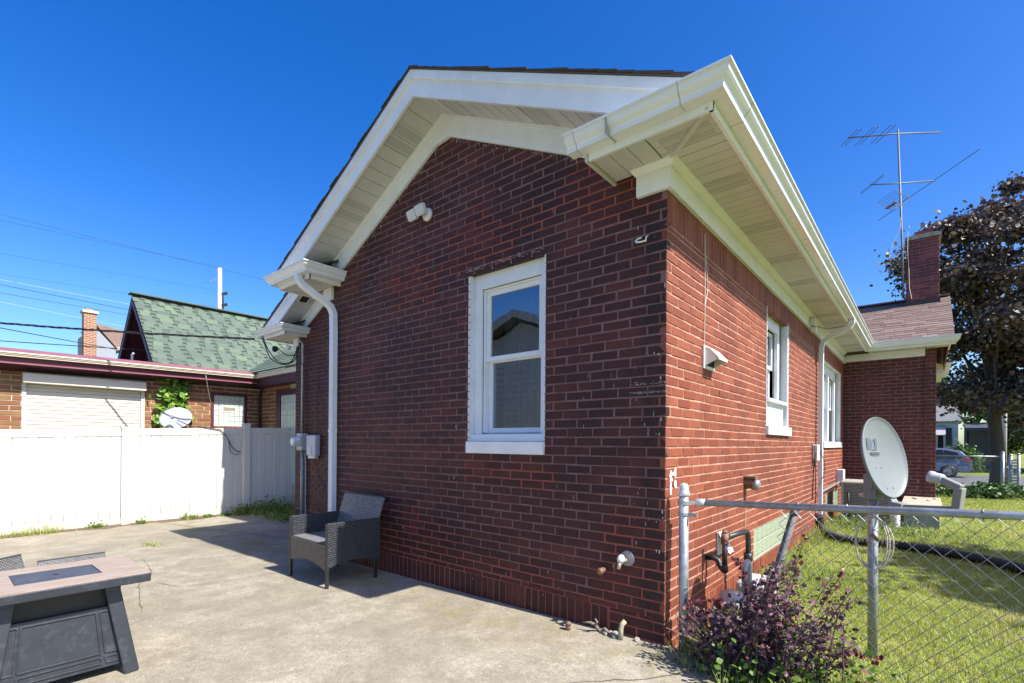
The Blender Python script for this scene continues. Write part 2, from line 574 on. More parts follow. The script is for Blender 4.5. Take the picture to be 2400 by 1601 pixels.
def weave_mat(name, axis, col=(.052, .054, .06)):
    """flat resin wicker: horizontal strands passing over and under vertical ones"""
    m, nt, b = base(name, .38, 0, .5)
    tc = nd(nt, 'TexCoord')
    sep = nd(nt, 'SeparateXYZ', None, {0: tc.outputs['Object']})
    u = sep.outputs[0] if axis == 'x' else sep.outputs[1]
    vec = nd(nt, 'CombineXYZ', None, {0: u, 1: sep.outputs[2], 2: 0.0}).outputs[0]
    br = nd(nt, 'TexBrick', {'offset': .5, 'squash': 1.0}, {'Vector': vec, 'Color1': c4(tuple(x * 1.25 for x in col)), 'Color2': c4(tuple(x * .8 for x in col)),
            'Mortar': (.014, .014, .016, 1), 'Scale': 1.0, 'Mortar Size': .0042, 'Mortar Smooth': .6, 'Brick Width': .035, 'Row Height': .0175})
    nt.links.new(br.outputs['Color'], b.inputs['Base Color'])
    bump(nt, b, ma(nt, 'SUBTRACT', 1.0, br.outputs['Fac']), 1.0, .006)
    return m


M['weave_x'] = weave_mat('wicker_front_weave', 'x', (.13, .12, .105))  # one wicker, three tones: lit apron, shaded arms and bright back painted in
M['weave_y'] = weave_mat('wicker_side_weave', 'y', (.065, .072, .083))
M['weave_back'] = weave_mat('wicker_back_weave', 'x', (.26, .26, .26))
M['chairframe'] = simple('dark_steel_frame', (.03, .031, .035), .4, .3, var=.2)
M['seatmesh'] = simple('seat_panel_grey', (.17, .165, .17), .7, var=.12, scale=30, bmp=.5, bscale=300)
M['firetable'] = simple('charcoal_powder_coat', (.026, .030, .039), .42, .1, var=.16, scale=7, dirt=.18, dirtcol=(.22, .24, .28))
M['firelid'] = simple('slate_lid', (.055, .063, .085), .45, .1, var=.12, scale=9, dirt=.15, dirtcol=(.3, .32, .36))


def wood_top():
    m, nt, b = base('wood_print_top', .6)
    p = pos(nt, (26, 2.2, 1))
    n1 = noise(nt, p, 3.0, 6.0, .65)
    c = ramp(nt, n1, [(.3, (.25, .19, .145)), (.55, (.35, .28, .225)), (.75, (.43, .36, .30))])
    nt.links.new(c, b.inputs['Base Color'])
    bump(nt, b, n1, .2, .003)
    return m


M['woodtop'] = wood_top()


def shingle_mat(name, stops):
    m, nt, b = base(name, .95, 0, .15)
    r = rnd_attr(nt)
    c = ramp(nt, r, stops)
    g = noise(nt, pos(nt), 150.0, 2.0, .8)
    c = mixc(nt, ma(nt, 'MULTIPLY', ramp(nt, g, [(.4, 0.0), (.62, 1.0)]), .35), c, (.03, .03, .03))
    nt.links.new(c, b.inputs['Base Color'])
    bump(nt, b, g, .5, .004)
    return m


M['shinglebrown'] = shingle_mat('brown_shingle', [(0.0, (.17, .115, .10)), (.6, (.22, .155, .135)), (1.0, (.27, .20, .18))])
M['shinglegreen'] = shingle_mat('green_shingle', [(0.0, (.105, .135, .115)), (.2, (.118, .155, .125)), (.85, (.132, .175, .135)), (1.0, (.15, .215, .135))])
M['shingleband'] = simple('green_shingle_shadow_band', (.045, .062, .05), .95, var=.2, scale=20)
M['shingledark'] = shingle_mat('dark_shingle', [(0.0, (.045, .04, .04)), (.6, (.075, .062, .06)), (1.0, (.13, .12, .12))])
M['roofgrey'] = simple('far_grey_shingle', (.16, .17, .18), .9, var=.2, scale=4, stretch=(1, 1, 8))


def glassblock_mat(name, col):
    m, nt, b = base(name, .18, 0, .6)
    p = pos(nt)
    n = noise(nt, p, 55.0, 2.0)
    c = ramp(nt, n, [(.3, tuple(x * .75 for x in col)), (.7, col)])
    nt.links.new(c, b.inputs['Base Color'])
    bump(nt, b, n, .5, .01)
    return m


M['glassblock'] = glassblock_mat('glass_block', (.62, .70, .60))
M['glassblockgreen'] = glassblock_mat('green_glass_block', (.42, .48, .36))
M['road'] = simple('asphalt', (.12, .12, .125), .9, var=.15, scale=5, bmp=.3)
M['walk'] = simple('pavement_concrete', (.48, .45, .38), .9, var=.12, scale=3)
M['dish'] = simple('dish_enamel', (.165, .188, .19), .55, var=.08, scale=5, dirt=.12, dirtcol=(.25, .25, .24))
M['dishgrey'] = simple('dish_bracket_grey', (.20, .22, .22), .55, var=.1)
M['ink'] = simple('logo_ink', (.05, .06, .07), .5, var=.1)
M['crack'] = simple('crack_shade', (.11, .095, .075), .95)
M['acbody'] = simple('ac_enamel', (.36, .34, .31), .5, var=.1, dirt=.2)
M['acslat'] = simple('ac_louvre', (.10, .10, .105), .5, var=.1)

# ================================================================ GROUND
def sstep(a, b, x):
    t = min(1, max(0, (x - a) / (b - a)))
    return t * t * (3 - 2 * t)


def gz(x, y):
    """height of the natural ground"""
    z = -0.5 * sstep(11, 25, y) * sstep(-6, 0.5, x)
    if -9.2 < x < 0.1 and y < 1.6: z -= 0.16
    elif x < 1.4 and y < -.05: z -= .05 * sstep(-.05, -.3, y) if y > -.3 else .05
    elif x < -9.2: z -= 0.12
    if -7.4 < x < -0.1 and 0 < y < 11: z -= 0.1
    return z


def PZ(x):
    """top of the patio slab, falling gently away from the house corner"""
    return 0.0115 * min(x, 0.0)


xs = np.unique(np.concatenate([np.linspace(-300, -20, 15), np.linspace(-20, 12, 129), np.linspace(12, 300, 15), [-9.21, -9.19, .09, .11]]))
ys = np.unique(np.concatenate([np.linspace(-200, -10, 12), np.linspace(-10, 30, 161), np.linspace(30, 500, 20)]))
gv = np.array([(x, y, gz(x, y)) for y in ys for x in xs])
nx = len(xs)
ii, jj = np.meshgrid(np.arange(nx - 1), np.arange(len(ys) - 1))
i0 = (jj * nx + ii).ravel()
ground = np_mesh('ground', gv, np.stack([i0, i0 + 1, i0 + 1 + nx, i0 + nx], 1), M['lawn'], smooth=True)
tag(ground, kind='structure')

# patio slab (wedge falling to the left) with an irregular right-hand edge
b = MB()
px = np.linspace(-9.3, 0.0, 32)
edge = [(0.10, 0.02), (0.16, -.03), (0.30, -.12), (0.45, -.22), (0.62, -.36), (0.9, -.6), (1.1, -.9), (1.2, -1.4), (1.25, -9.0)]
top = [(x, (1.18 if x < -4.22 else 0.03)) for x in px]
poly = []
last = None
for x, y in top:
    if last is not None and last[1] != y: poly.append((x, last[1]))
    poly.append((x, y)); last = (x, y)
strips = []
for k in range(len(px) - 1):
    x0, x1 = px[k], px[k + 1]
    y1 = 1.18 if x1 < -4.2 else 0.03
    strips.append((x0, x1, -9.0, y1))
vs, fs = [], []
for x0, x1, y0, y1 in strips:
    nb = len(vs)
    vs += [(x0, y0, PZ(x0)), (x1, y0, PZ(x1)), (x1, y1, PZ(x1)), (x0, y1, PZ(x0))]
    fs.append((nb, nb + 1, nb + 2, nb + 3))
b.add(vs, fs)
ev = [(0.0, 0.03, 0)] + [(x, y, 0) for x, y in edge]
b.add([(0, -9.0, 0)] + [(0, .03, 0)] + [(x, y, 0.0) for x, y in edge], [tuple(range(len(edge) + 2))[::-1]])
b.add([(x, y, 0) for x, y in edge] + [(x + .01, y, -.16) for x, y in edge], [(i, len(edge) + i, len(edge) + i + 1, i + 1) for i in range(len(edge) - 1)])
patio = b.build('patio', M['concrete'])
tag(patio, kind='structure')


def ribbon(pts, w0, name, parent, mat, dz=.004):
    b = MB()
    pts = [V(p) for p in pts]
    L, R = [], []
    for i, p in enumerate(pts):
        t = (pts[min(i + 1, len(pts) - 1)] - pts[max(i - 1, 0)]).normalized()
        n = V(-t.y, t.x, 0) * (w0 * random.uniform(.5, 1.2) * (0.25 if i in (0, len(pts) - 1) else 1) / 2)
        z = V(0, 0, PZ(p.x) + dz)
        L.append(p + n + z); R.append(p - n + z)
    n = len(pts)
    b.add(L + R, [(i, n + i, n + i + 1, i + 1) for i in range(n - 1)])
    return b.build(name, mat, parent)


def wander(a, b, n, amp, seed):
    r = random.Random(seed)
    a, b = V(a[0], a[1], 0), V(b[0], b[1], 0)
    d = b - a
    nrm = V(-d.y, d.x, 0).normalized()
    o, out = 0, []
    for i in range(n + 1):
        t = i / n
        o += r.uniform(-amp, amp)
        out.append(a + d * t + nrm * o * math.sin(math.pi * min(1, t * 1.2 + .1)))
    return out


def smooth_path(pts, n=6):
    out = []
    for i in range(len(pts) - 1):
        q = [V(*pts[max(0, min(len(pts) - 1, i + d))], 0) for d in (-1, 0, 1, 2)]
        for k in range(n):
            u = k / n
            out.append(.5 * ((2 * q[1]) + (q[2] - q[0]) * u + (2 * q[0] - 5 * q[1] + 4 * q[2] - q[3]) * u * u + (3 * q[1] - q[0] - 3 * q[2] + q[3]) * u ** 3) + V(random.uniform(-.012, .012), random.uniform(-.012, .012), 0))
    return out


CRACKS = [([(-3.8, -.72), (-3.83, -.95), (-3.88, -1.17), (-3.94, -1.38), (-4.02, -1.55), (-4.4, -1.68)], .006), ([(-5.6, -1.46), (-4.98, -1.55), (-4.65, -1.64), (-4.4, -1.78), (-3.96, -1.87), (-3.4, -2.0)], .006),
          ([(-9.2, -.55), (-7.6, -.25), (-6.4, .05), (-5.2, .3), (-4.3, .45)], .014), ([(.3, -.16), (.1, -.5), (-.25, -.9), (-.4, -1.5), (-.75, -2.3)], .006)]
for pts_, w_ in CRACKS:
    ribbon(smooth_path(pts_), w_, 'crack', patio, M['crack'])
# street, pavement and kerb far behind the house
b = MB(); b.box((-60, 26.6, -.62), (80, 38.5, -.496)); tag(b.build('road', M['road']), kind='structure')
b = MB()
for k in range(-20, 50): b.box((k * 1.5 + .008, 24.6, -.6), (k * 1.5 + 1.492, 26.0, -.44))
tag(b.build('pavement', M['walk']), kind='structure')
b = MB(); b.box((-60, 26.42, -.6), (80, 26.6, -.40)); tag(b.build('kerb', M['walk']), kind='structure')

# ================================================================ BRICKWORK
POOL = []          # every brick of the house, ranked later by how large it shows
CO, JT, BL = .0677, .0105, .2032
ZJ = .0043         # height of one bed joint


def rows(z0, z1, co=CO, zj=ZJ):
    k0 = math.floor((z0 - zj) / co)
    k1 = math.ceil((z1 - zj) / co)
    for k in range(k0, k1):
        a, c = zj + k * co + JT / 2, zj + (k + 1) * co - JT / 2
        a, c = max(a, z0), min(c, z1)
        if c - a > .02: yield k, a, c


def cut(iv, holes):
    out = [iv]
    for h0, h1 in holes:
        nxt = []
        for a, c in out:
            if h1 <= a or h0 >= c: nxt.append((a, c)); continue
            if h0 > a: nxt.append((a, h0))
            if h1 < c: nxt.append((h1, c))
        out = nxt
    return [(a, c) for a, c in out if c - a > .025]


def brick_field(pool, part, P, uax, nax, u0, u1, z0, z1, mi, holes=(), limit=None, co=CO, bl=BL, zj=ZJ, phase=0.0, depth=.05, u1f=None):
    """P(u) -> point on the wall face at height 0; uax along wall; nax outward"""
    uax, nax = V(uax), V(nax)
    for k, a, c in rows(z0, z1, co, zj):
        u = u0 - (bl + JT) + ((bl + JT) / 2 if k % 2 else 0) + phase + random.uniform(-.012, .012)
        zc = (a + c) / 2
        hs_ = [(h[0], h[1]) for h in holes if h[2] < zc < h[3]]
        hi = u1 if u1f is None else u1f(zc)
        lo = u0
        while u < hi:
            w_ = bl * random.uniform(.985, 1.015)
            s_, e_ = max(u, lo), min(u + w_, hi)
            u += w_ + JT
            if e_ - s_ < .03: continue
            for a2, c2 in cut((s_, e_), hs_):
                uc = (a2 + c2) / 2
                if limit and not limit(uc, c): continue
                ctr = P(uc) + V(0, 0, zc)
                pool.append([part, ctr, uax, nax, c2 - a2, c - a, depth, mi])


def soldier_field(pool, part, P, uax, nax, u0, u1, z0, z1, mi, holes=(), bw=.0677, depth=.05):
    uax, nax = V(uax), V(nax)
    u = u0
    while u < u1 - .02:
        e = min(u + bw - JT, u1)
        zc = (z0 + z1) / 2
        if not any(h[0] < (u + e) / 2 < h[1] and h[2] < zc < h[3] for h in holes):
            pool.append([part, P((u + e) / 2) + V(0, 0, zc), uax, nax, e - u, z1 - z0 - JT, depth, mi])
        u += bw


def brick_verts(L, H, D, bv=.0035):
    l, h = L / 2, H / 2
    i = bv
    j = lambda: random.uniform(-.0022, .0022)
    # local: x along wall, y outward (face at 0), z up
    f = [(-l + i + j(), j() * .3, -h + i + j()), (l - i + j(), j() * .3, -h + i + j()), (l - i + j(), j() * .3, h - i + j()), (-l + i + j(), j() * .3, h - i + j())]
    return f + [(-l + j(), -i, -h + j()), (l + j(), -i, -h + j()), (l + j(), -i, h + j()), (-l + j(), -i, h + j()), (-l, -D, -h), (l, -D, -h), (l, -D, h), (-l, -D, h)]


BF = [(0, 1, 2, 3), (0, 4, 5, 1), (1, 5, 6, 2), (2, 6, 7, 3), (3, 7, 4, 0), (4, 8, 9, 5), (5, 9, 10, 6), (6, 10, 11, 7), (7, 11, 8, 4)]
BF = [f[::-1] for f in BF]


def view_size(ctr, n, area):
    d = ctr - CAM
    z = d.dot(FW)
    if z < .3: return 0
    x, y = d.dot(RT) / z, d.dot(UP) / z
    if abs(x) > 1.04 or not (-.49 < y < .9): return 0
    f = -d.normalized().dot(n)
    return area * max(0, f) / d.length_squared


def lay_bricks(pool, mats, stuff_parent, most=300, stuffname='bricks', name='brick'):
    sc = sorted(range(len(pool)), key=lambda i: -view_size(pool[i][1], pool[i][3], pool[i][4] * pool[i][5]))
    pick = set(sc[:most])
    meshes = {}
    rest_v, rest_f, rest_m, rest_r = [], [], [], []
    for i, (part, ctr, u, n, L, H, D, mi) in enumerate(pool):
        jog = random.uniform(-.0018, .0018)
        ctr = ctr + n * jog
        yaw = random.uniform(-.004, .004)
        if i in pick:
            key = (round(L, 2), round(H, 3), mi, i % 7)
            if key not in meshes:
                me = bpy.data.meshes.new(name)
                me.from_pydata(brick_verts(round(L, 2) if abs(round(L, 2) - L) < .006 else L, H, D), [], BF)
                me.materials.append(mats[mi])
                meshes[key] = (me, L)
            me, L0 = meshes[key]
            o = bpy.data.objects.new(name, me)
            COL.objects.link(o)
            adopt(o, part)
            uu = (u + n * yaw).normalized()
            nn = uu.cross(V(0, 0, 1)) if u.cross(V(0, 0, 1)).dot(n) > 0 else V(0, 0, 1).cross(uu)
            o.matrix_basis = Matrix(((uu.x * L / L0, nn.x, 0, ctr.x), (uu.y * L / L0, nn.y, 0, ctr.y), (0, 0, 1, ctr.z), (0, 0, 0, 1)))
        else:
            nb = len(rest_v)
            uu = (u + n * yaw).normalized()
            flip = u.cross(V(0, 0, 1)).dot(n) < 0
            rest_v += [ctr + uu * x + n * y + V(0, 0, z) for x, y, z in brick_verts(L, H, D)]
            rest_f += [tuple(nb + q for q in (f[::-1] if flip else f)) for f in BF]
            rest_m += [mi] * len(BF)
            rest_r += [random.random()] * len(BF)
    if rest_v:
        o = np_mesh(stuffname, np.array([tuple(v) for v in rest_v]), np.array(rest_f), mats[0], stuff_parent, np.array(rest_r))
        for m_ in mats[1:]: o.data.materials.append(m_)
        o.data.polygons.foreach_set('material_index', rest_m)
        tag(o, kind='stuff')


def holed_sheet(u0, u1, z0, z1, holes):
    """rectangles that tile a wall around its openings"""
    us = sorted({u0, u1, *[h[0] for h in holes], *[h[1] for h in holes]})
    zs = sorted({z0, z1, *[h[2] for h in holes], *[h[3] for h in holes]})
    out = []
    for a, c in zip(us, us[1:]):
        for e, g in zip(zs, zs[1:]):
            if not any(h[0] <= a and c <= h[1] and h[2] <= e and g <= h[3] for h in holes): out.append((a, c, e, g))
    return out


# ================================================================ HOUSE
house = thing('brick_house', 'dark red painted brick bungalow with white eaves and gutters in the middle', 'house', (-2.1, 3, 0))
RW = .006                       # mortar recess
XC, WL = -2.13, -4.2            # ridge line of the rear wing, its left wall
SL = .5                         # roof slope


def rake(x, xc=XC, zc=0.0):
    return zc - SL * abs(x - xc)


# ---- rear wall of the wing (faces the patio)
win_r = (-1.80, -.98, 1.22, 2.80)
b = MB()
cols = []
gx = np.arange(WL, -.001, .07)
gx = list(gx[gx < -.03]) + [-.004]
gx += [-1.80, -.98]
gx = sorted(gx)
gzs = sorted(list(np.arange(-.1, 4.3, .0677)) + [1.22, 2.80])


def redness(x, z):
    r = 0.0
    wob = .08 * math.sin(x * 5.1 + z * 3.0) + .05 * math.sin(x * 13 + z * 7)
    if z < .42 + .16 * math.sin(x * 2.1 + .4) + wob: r = 1
    if x > -.42 and z < .78 + wob: r = 1
    if -1.85 < x < -.9 and .98 + wob * .4 < z < 1.16: r = 1
    # stepped repair running up from the window head
    zb = 2.62 + (x + 3.2) * .16
    if -3.0 < x < -.25 and abs(z - zb - .14) < .15 + wob and z > 2.55: r = 1
    if -2.6 < x < -1.6 and abs(z - 3.15 - (x + 2.1) * .2) < .09 + wob: r = .9
    if -.75 < x < -.05 and abs(z - 2.98) < .09 + wob: r = .9
    return r


vid = {}
for x in gx:
    for z in gzs:
        vid[(x, z)] = len(b.v); b.v.append((x, .003, z)); cols.append(redness(x, z))
for x0, x1 in zip(gx, gx[1:]):
    for z0, z1 in zip(gzs, gzs[1:]):
        xm, zm = (x0 + x1) / 2, (z0 + z1) / 2
        if win_r[0] < xm < win_r[1] and win_r[2] < zm < win_r[3]: continue
        if z0 > 4.26 + rake(xm): continue
        b.f.append((vid[(x0, z0)], vid[(x1, z0)], vid[(x1, z1)], vid[(x0, z1)])); b.mi.append(0)
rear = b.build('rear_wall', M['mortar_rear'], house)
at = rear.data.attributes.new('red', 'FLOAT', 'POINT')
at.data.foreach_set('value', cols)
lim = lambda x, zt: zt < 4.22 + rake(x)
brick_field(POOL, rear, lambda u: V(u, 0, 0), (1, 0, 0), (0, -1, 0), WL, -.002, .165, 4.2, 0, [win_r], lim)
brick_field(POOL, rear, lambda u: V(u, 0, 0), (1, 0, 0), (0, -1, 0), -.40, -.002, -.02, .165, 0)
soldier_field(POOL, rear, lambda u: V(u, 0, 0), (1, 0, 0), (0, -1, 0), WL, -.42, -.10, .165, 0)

# ---- right-hand side wall (sunlit)
YB = 8.9
wins = [(2.62, 3.67, 1.42, 2.80), (6.30, 8.45, 1.27, 2.72)]
gbs = [(2.16, 3.88, .04, .475), (6.66, 8.30, .10, .475)]
b = MB()
for a, c, e, g in holed_sheet(.004, YB, -.15, 3.1, wins + gbs):
    b.add([(-.004, a, e), (-.004, c, e), (-.004, c, g), (-.004, a, g)], [(0, 1, 2, 3)])
side = b.build('side_wall', M['mortar_side'], house)
SP = lambda u: V(0, u, 0)
brick_field(POOL, side, SP, (0, 1, 0), (1, 0, 0), .002, YB, .16, 2.745, 1, wins + gbs, phase=.1)
brick_field(POOL, side, SP, (0, 1, 0), (1, 0, 0), .002, .40, -.1, .16, 1, wins + gbs, phase=.1)
soldier_field(POOL, side, SP, (0, 1, 0), (1, 0, 0), .41, YB, -.1, .16, 1, gbs)
soldier_field(POOL, side, SP, (0, 1, 0), (1, 0, 0), .004, YB, 2.75, 2.965, 1, wins)

# ---- projecting wall at the far end (faces the camera) and its corner pier
b = MB()
b.add([(0, YB + RW, -.6), (1.27, YB + RW, -.6), (1.27, YB + RW, 3.2), (0, YB + RW, 3.2)], [(0, 1, 2, 3)])
bump_w = b.build('projecting_wall', M['mortar_bump'], house)
brick_field(POOL, bump_w, lambda u: V(u, YB, 0), (1, 0, 0), (0, -1, 0), .002, 1.262, -.05, 3.02, 2)
b = MB()
b.add([(1.265, YB - .02 + RW, -.6), (1.43, YB - .02 + RW, -.6), (1.43, YB - .02 + RW, 3.2), (1.265, YB - .02 + RW, 3.2)], [(0, 1, 2, 3)])
b.add([(1.43 - RW, YB - .02, -.6), (1.43 - RW, 13.4, -.6), (1.43 - RW, 13.4, 3.4), (1.43 - RW, YB - .02, 3.4)], [(0, 1, 2, 3)])
b.add([(1.265 + RW, YB, -.6), (1.265 + RW, YB - .02, -.6), (1.265 + RW, YB - .02, 3.2), (1.265 + RW, YB, 3.2)], [(3, 2, 1, 0)])
pier = b.build('corner_pier', M['mortar_bump'], house)
brick_field(POOL, pier, lambda u: V(u, YB - .02, 0), (1, 0, 0), (0, -1, 0), 1.266, 1.429, -.05, 3.14, 2)
brick_field(POOL, pier, lambda u: V(1.43, u, 0), (0, 1, 0), (1, 0, 0), YB - .017, 13.4, -.05, 3.3, 1)

# ---- set-back rear wall on the left
YL, XL = 1.15, -7.3
XM, ZM = -3.66, 5.28
b = MB()
poly = [(XL, YL + RW, -.3), (-4.2, YL + RW, -.3), (-4.2, YL + RW, 4.9), (XL, YL + RW, 3.34)]
b.add(poly, [(0, 1, 2, 3)])
b.add([(XL + RW, YL, -.3), (XL + RW, 13, -.3), (XL + RW, 13, 3.3), (XL + RW, YL, 3.3)], [(3, 2, 1, 0)])
b.add([(WL, 0.004, -.3), (WL, YL + .1, -.3), (WL, YL + .1, 3.5), (WL, .004, 3.5)], [(3, 2, 1, 0)])
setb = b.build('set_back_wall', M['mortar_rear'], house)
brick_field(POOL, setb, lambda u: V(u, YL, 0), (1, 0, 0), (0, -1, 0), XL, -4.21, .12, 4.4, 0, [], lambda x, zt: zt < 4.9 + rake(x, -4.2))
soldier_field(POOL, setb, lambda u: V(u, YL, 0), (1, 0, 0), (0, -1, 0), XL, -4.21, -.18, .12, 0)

# ---- chimney on the projecting bay
CX0, CX1, CY0, CY1 = .945, 1.485, 10.50, 11.25
chim_b = MB(); chim_b.box((CX0 + RW, CY0 + RW, 3.9), (CX1 - RW, CY1 - RW, 5.72))
chim = chim_b.build('chimney', M['mortar_bump'], house)
brick_field(POOL, chim, lambda u: V(u, CY0, 0), (1, 0, 0), (0, -1, 0), CX0, CX1, 4.1, 5.72, 3, depth=.02)
brick_field(POOL, chim, lambda u: V(CX0, u, 0), (0, 1, 0), (-1, 0, 0), CY0 + .003, CY1, 4.1, 5.72, 3, depth=.02, phase=.1)
brick_field(POOL, chim, lambda u: V(CX1, u, 0), (0, 1, 0), (1, 0, 0), CY0 + .003, CY1, 4.1, 5.72, 3, depth=.02, phase=.1)
b = MB(); b.prism([(CX0 - .03, CY0 - .03, 5.72), (CX1 + .03, CY0 - .03, 5.72), (CX1 + .03, CY1 + .03, 5.72), (CX0 - .03, CY1 + .03, 5.72)], (0, 0, .07))
b.prism([(CX0 + .04, CY0 + .04, 5.79), (CX1 - .04, CY0 + .04, 5.79), (CX1 - .04, CY1 - .04, 5.79), (CX0 + .04, CY1 - .04, 5.79)], (0, 0, .035))
b.build('chimney_cap', simple('mortar_cap', (.30, .28, .25), .95, var=.3, scale=14, bmp=.8, bscale=40), chim)
b = MB(); b.box((CX0 + .13, CY0 + .16, 5.80), (CX1 - .13, CY1 - .2, 5.93))
b.build('flue', simple('clay_flue', (.20, .05, .045), .8, var=.2, scale=12), chim)
b = MB(); b.box((CX0 - .02, CY0 - .03, 4.20), (CX1 + .02, CY0 + .0, 4.40)); b.box((CX0 - .03, CY0 - .02, 4.15), (CX0, CY1, 4.40))
b.build('flashing', simple('tar_flashing', (.05, .048, .05), .8, var=.4, scale=18, bmp=.9, bscale=30), chim)

lay_bricks(POOL, [M['brick_rear'], M['brick_side'], M['brick_bump'], M['brick_chim']], house)

# ---- white spill on the mortar edge of the frieze, scattered paint dabs
# ================================================================ WINDOWS
def dbl_hung(parent, P, ux, nax, u0, u1, z0, z1, dep, split, lower='screen'):
    """double-hung sash set dep behind the wall face; P(u) point on face"""
    ux, nax = V(ux), V(nax)
    def bx(mb, a, c, e, g, d0, d1):
        p = P(a) + V(0, 0, e) - nax * d0
        q = P(c) + V(0, 0, g) - nax * d1
        return mb.box(p, q)
    for nm, zz0, zz1, dd, gl in (('upper_sash', split, z1, dep, 'glass'), ('lower_sash', z0, split + .03, dep + .03, lower)):
        f = .042
        b = MB()
        bx(b, u0, u0 + f, zz0, zz1, dd, dd + .03); bx(b, u1 - f, u1, zz0, zz1, dd, dd + .03)
        bx(b, u0 + f, u1 - f, zz1 - f, zz1, dd, dd + .03); bx(b, u0 + f, u1 - f, zz0, zz0 + f, dd, dd + .03)
        s_ = b.build(nm, M['white'], parent, bevel=.004)
        b = MB()
        a, c = P(u0 + f) - nax * (dd + .018), P(u1 - f) - nax * (dd + .018)
        b.add([a + V(0, 0, zz0 + f), c + V(0, 0, zz0 + f), c + V(0, 0, zz1 - f), a + V(0, 0, zz1 - f)], [(0, 1, 2, 3)])
        b.build('pane', M[gl], s_)


def room(parent, P, nax, u0, u1, z0, z1, dep, gap=.16, cur='curtain'):
    nax = V(nax)
    b = MB()
    a, c = P(u0) - nax * dep, P(u1) - nax * dep
    e, g = P(u0 - .3) - nax * (dep + 1.3), P(u1 + .3) - nax * (dep + 1.3)
    vs = [a + V(0, 0, z0), c + V(0, 0, z0), c + V(0, 0, z1), a + V(0, 0, z1), e + V(0, 0, z0 - .2), g + V(0, 0, z0 - .2), g + V(0, 0, z1 + .1), e + V(0, 0, z1 + .1)]
    b.add(vs, [(4, 5, 6, 7), (0, 1, 5, 4), (2, 3, 7, 6), (1, 2, 6, 5), (3, 0, 4, 7)])
    b.build('room_shell', M['interior'], parent)
    b = MB()
    n = 40
    pts = []
    for i in range(n + 1):
        t = i / n
        p = P(u0 + (u1 - u0) * t) - nax * (dep + gap + .022 * math.sin(t * 55) + .012 * math.sin(t * 23 + 1))
        pts.append(p)
    b.add([p + V(0, 0, z0) for p in pts] + [p + V(0, 0, z1) for p in pts], [(i, i + 1, n + 2 + i, n + 1 + i) for i in range(n)])
    b.build('curtain', M[cur], parent)


# rear window
P_r = lambda u: V(u, 0, 0)
x0, x1, z0, z1 = win_r
w_ = MB()
w_.box((x0 - .0, .004, 1.32), (x0 + .004, .16, z1)); w_.box((x1 - .004, .004, 1.32), (x1, .16, z1)); w_.box((x0, .004, z1 - .004), (x1, .16, z1))
window = w_.build('window', M['jambpaint'], house)
b = MB()   # casing boards
b.box((x0 + .004, .062, 1.325), (x0 + .082, .09, z1 - .004)); b.box((x1 - .082, .062, 1.325), (x1 - .004, .09, z1 - .004)); b.box((x0 + .082, .0625, z1 - .135), (x1 - .082, .0895, z1 - .004))
b.box((x0 + .084, .09, 1.40), (x0 + .1, .19, z1 - .137)); b.box((x1 - .1, .09, 1.40), (x1 - .084, .19, z1 - .137)); b.box((x0 + .1, .09, z1 - .152), (x1 - .1, .19, z1 - .137))
b.build('casing', M['white'], window, bevel=.004)
b = MB(); b.prism([(x0 + .003, .022, 1.325), (x0 + .003, .19, 1.36), (x0 + .003, .19, 1.40), (x0 + .003, .022, 1.385)], (x1 - x0 - .006, 0, 0))
b.build('inner_sill', M['white'], window, bevel=.004)
b = MB(); b.box((x0 - .012, -.032, 1.222), (x1 + .008, .08, 1.324))
b.build('sill', M['sillwhite'], window, bevel=.006)
# sawtooth of paint on the brick edge at the left jamb
b = MB()
for p_, q_ in ((x0 - .013, x0 + .001), (x1 - .001, x1 + .009)):
    b = MB()
    for k, a, c in rows(1.33, 2.78): b.box((p_, -.0042, a), (q_, .03, c))
    tag(b.build('painted_brick_edge', M['jambpaint'], window), kind='stuff')
dbl_hung(window, P_r, (1, 0, 0), (0, -1, 0), x0 + .10, x1 - .10, 1.40, z1 - .15, .115, 2.03)
room(window, P_r, (0, -1, 0), x0 + .09, x1 - .09, 1.39, z1 - .14, .19)

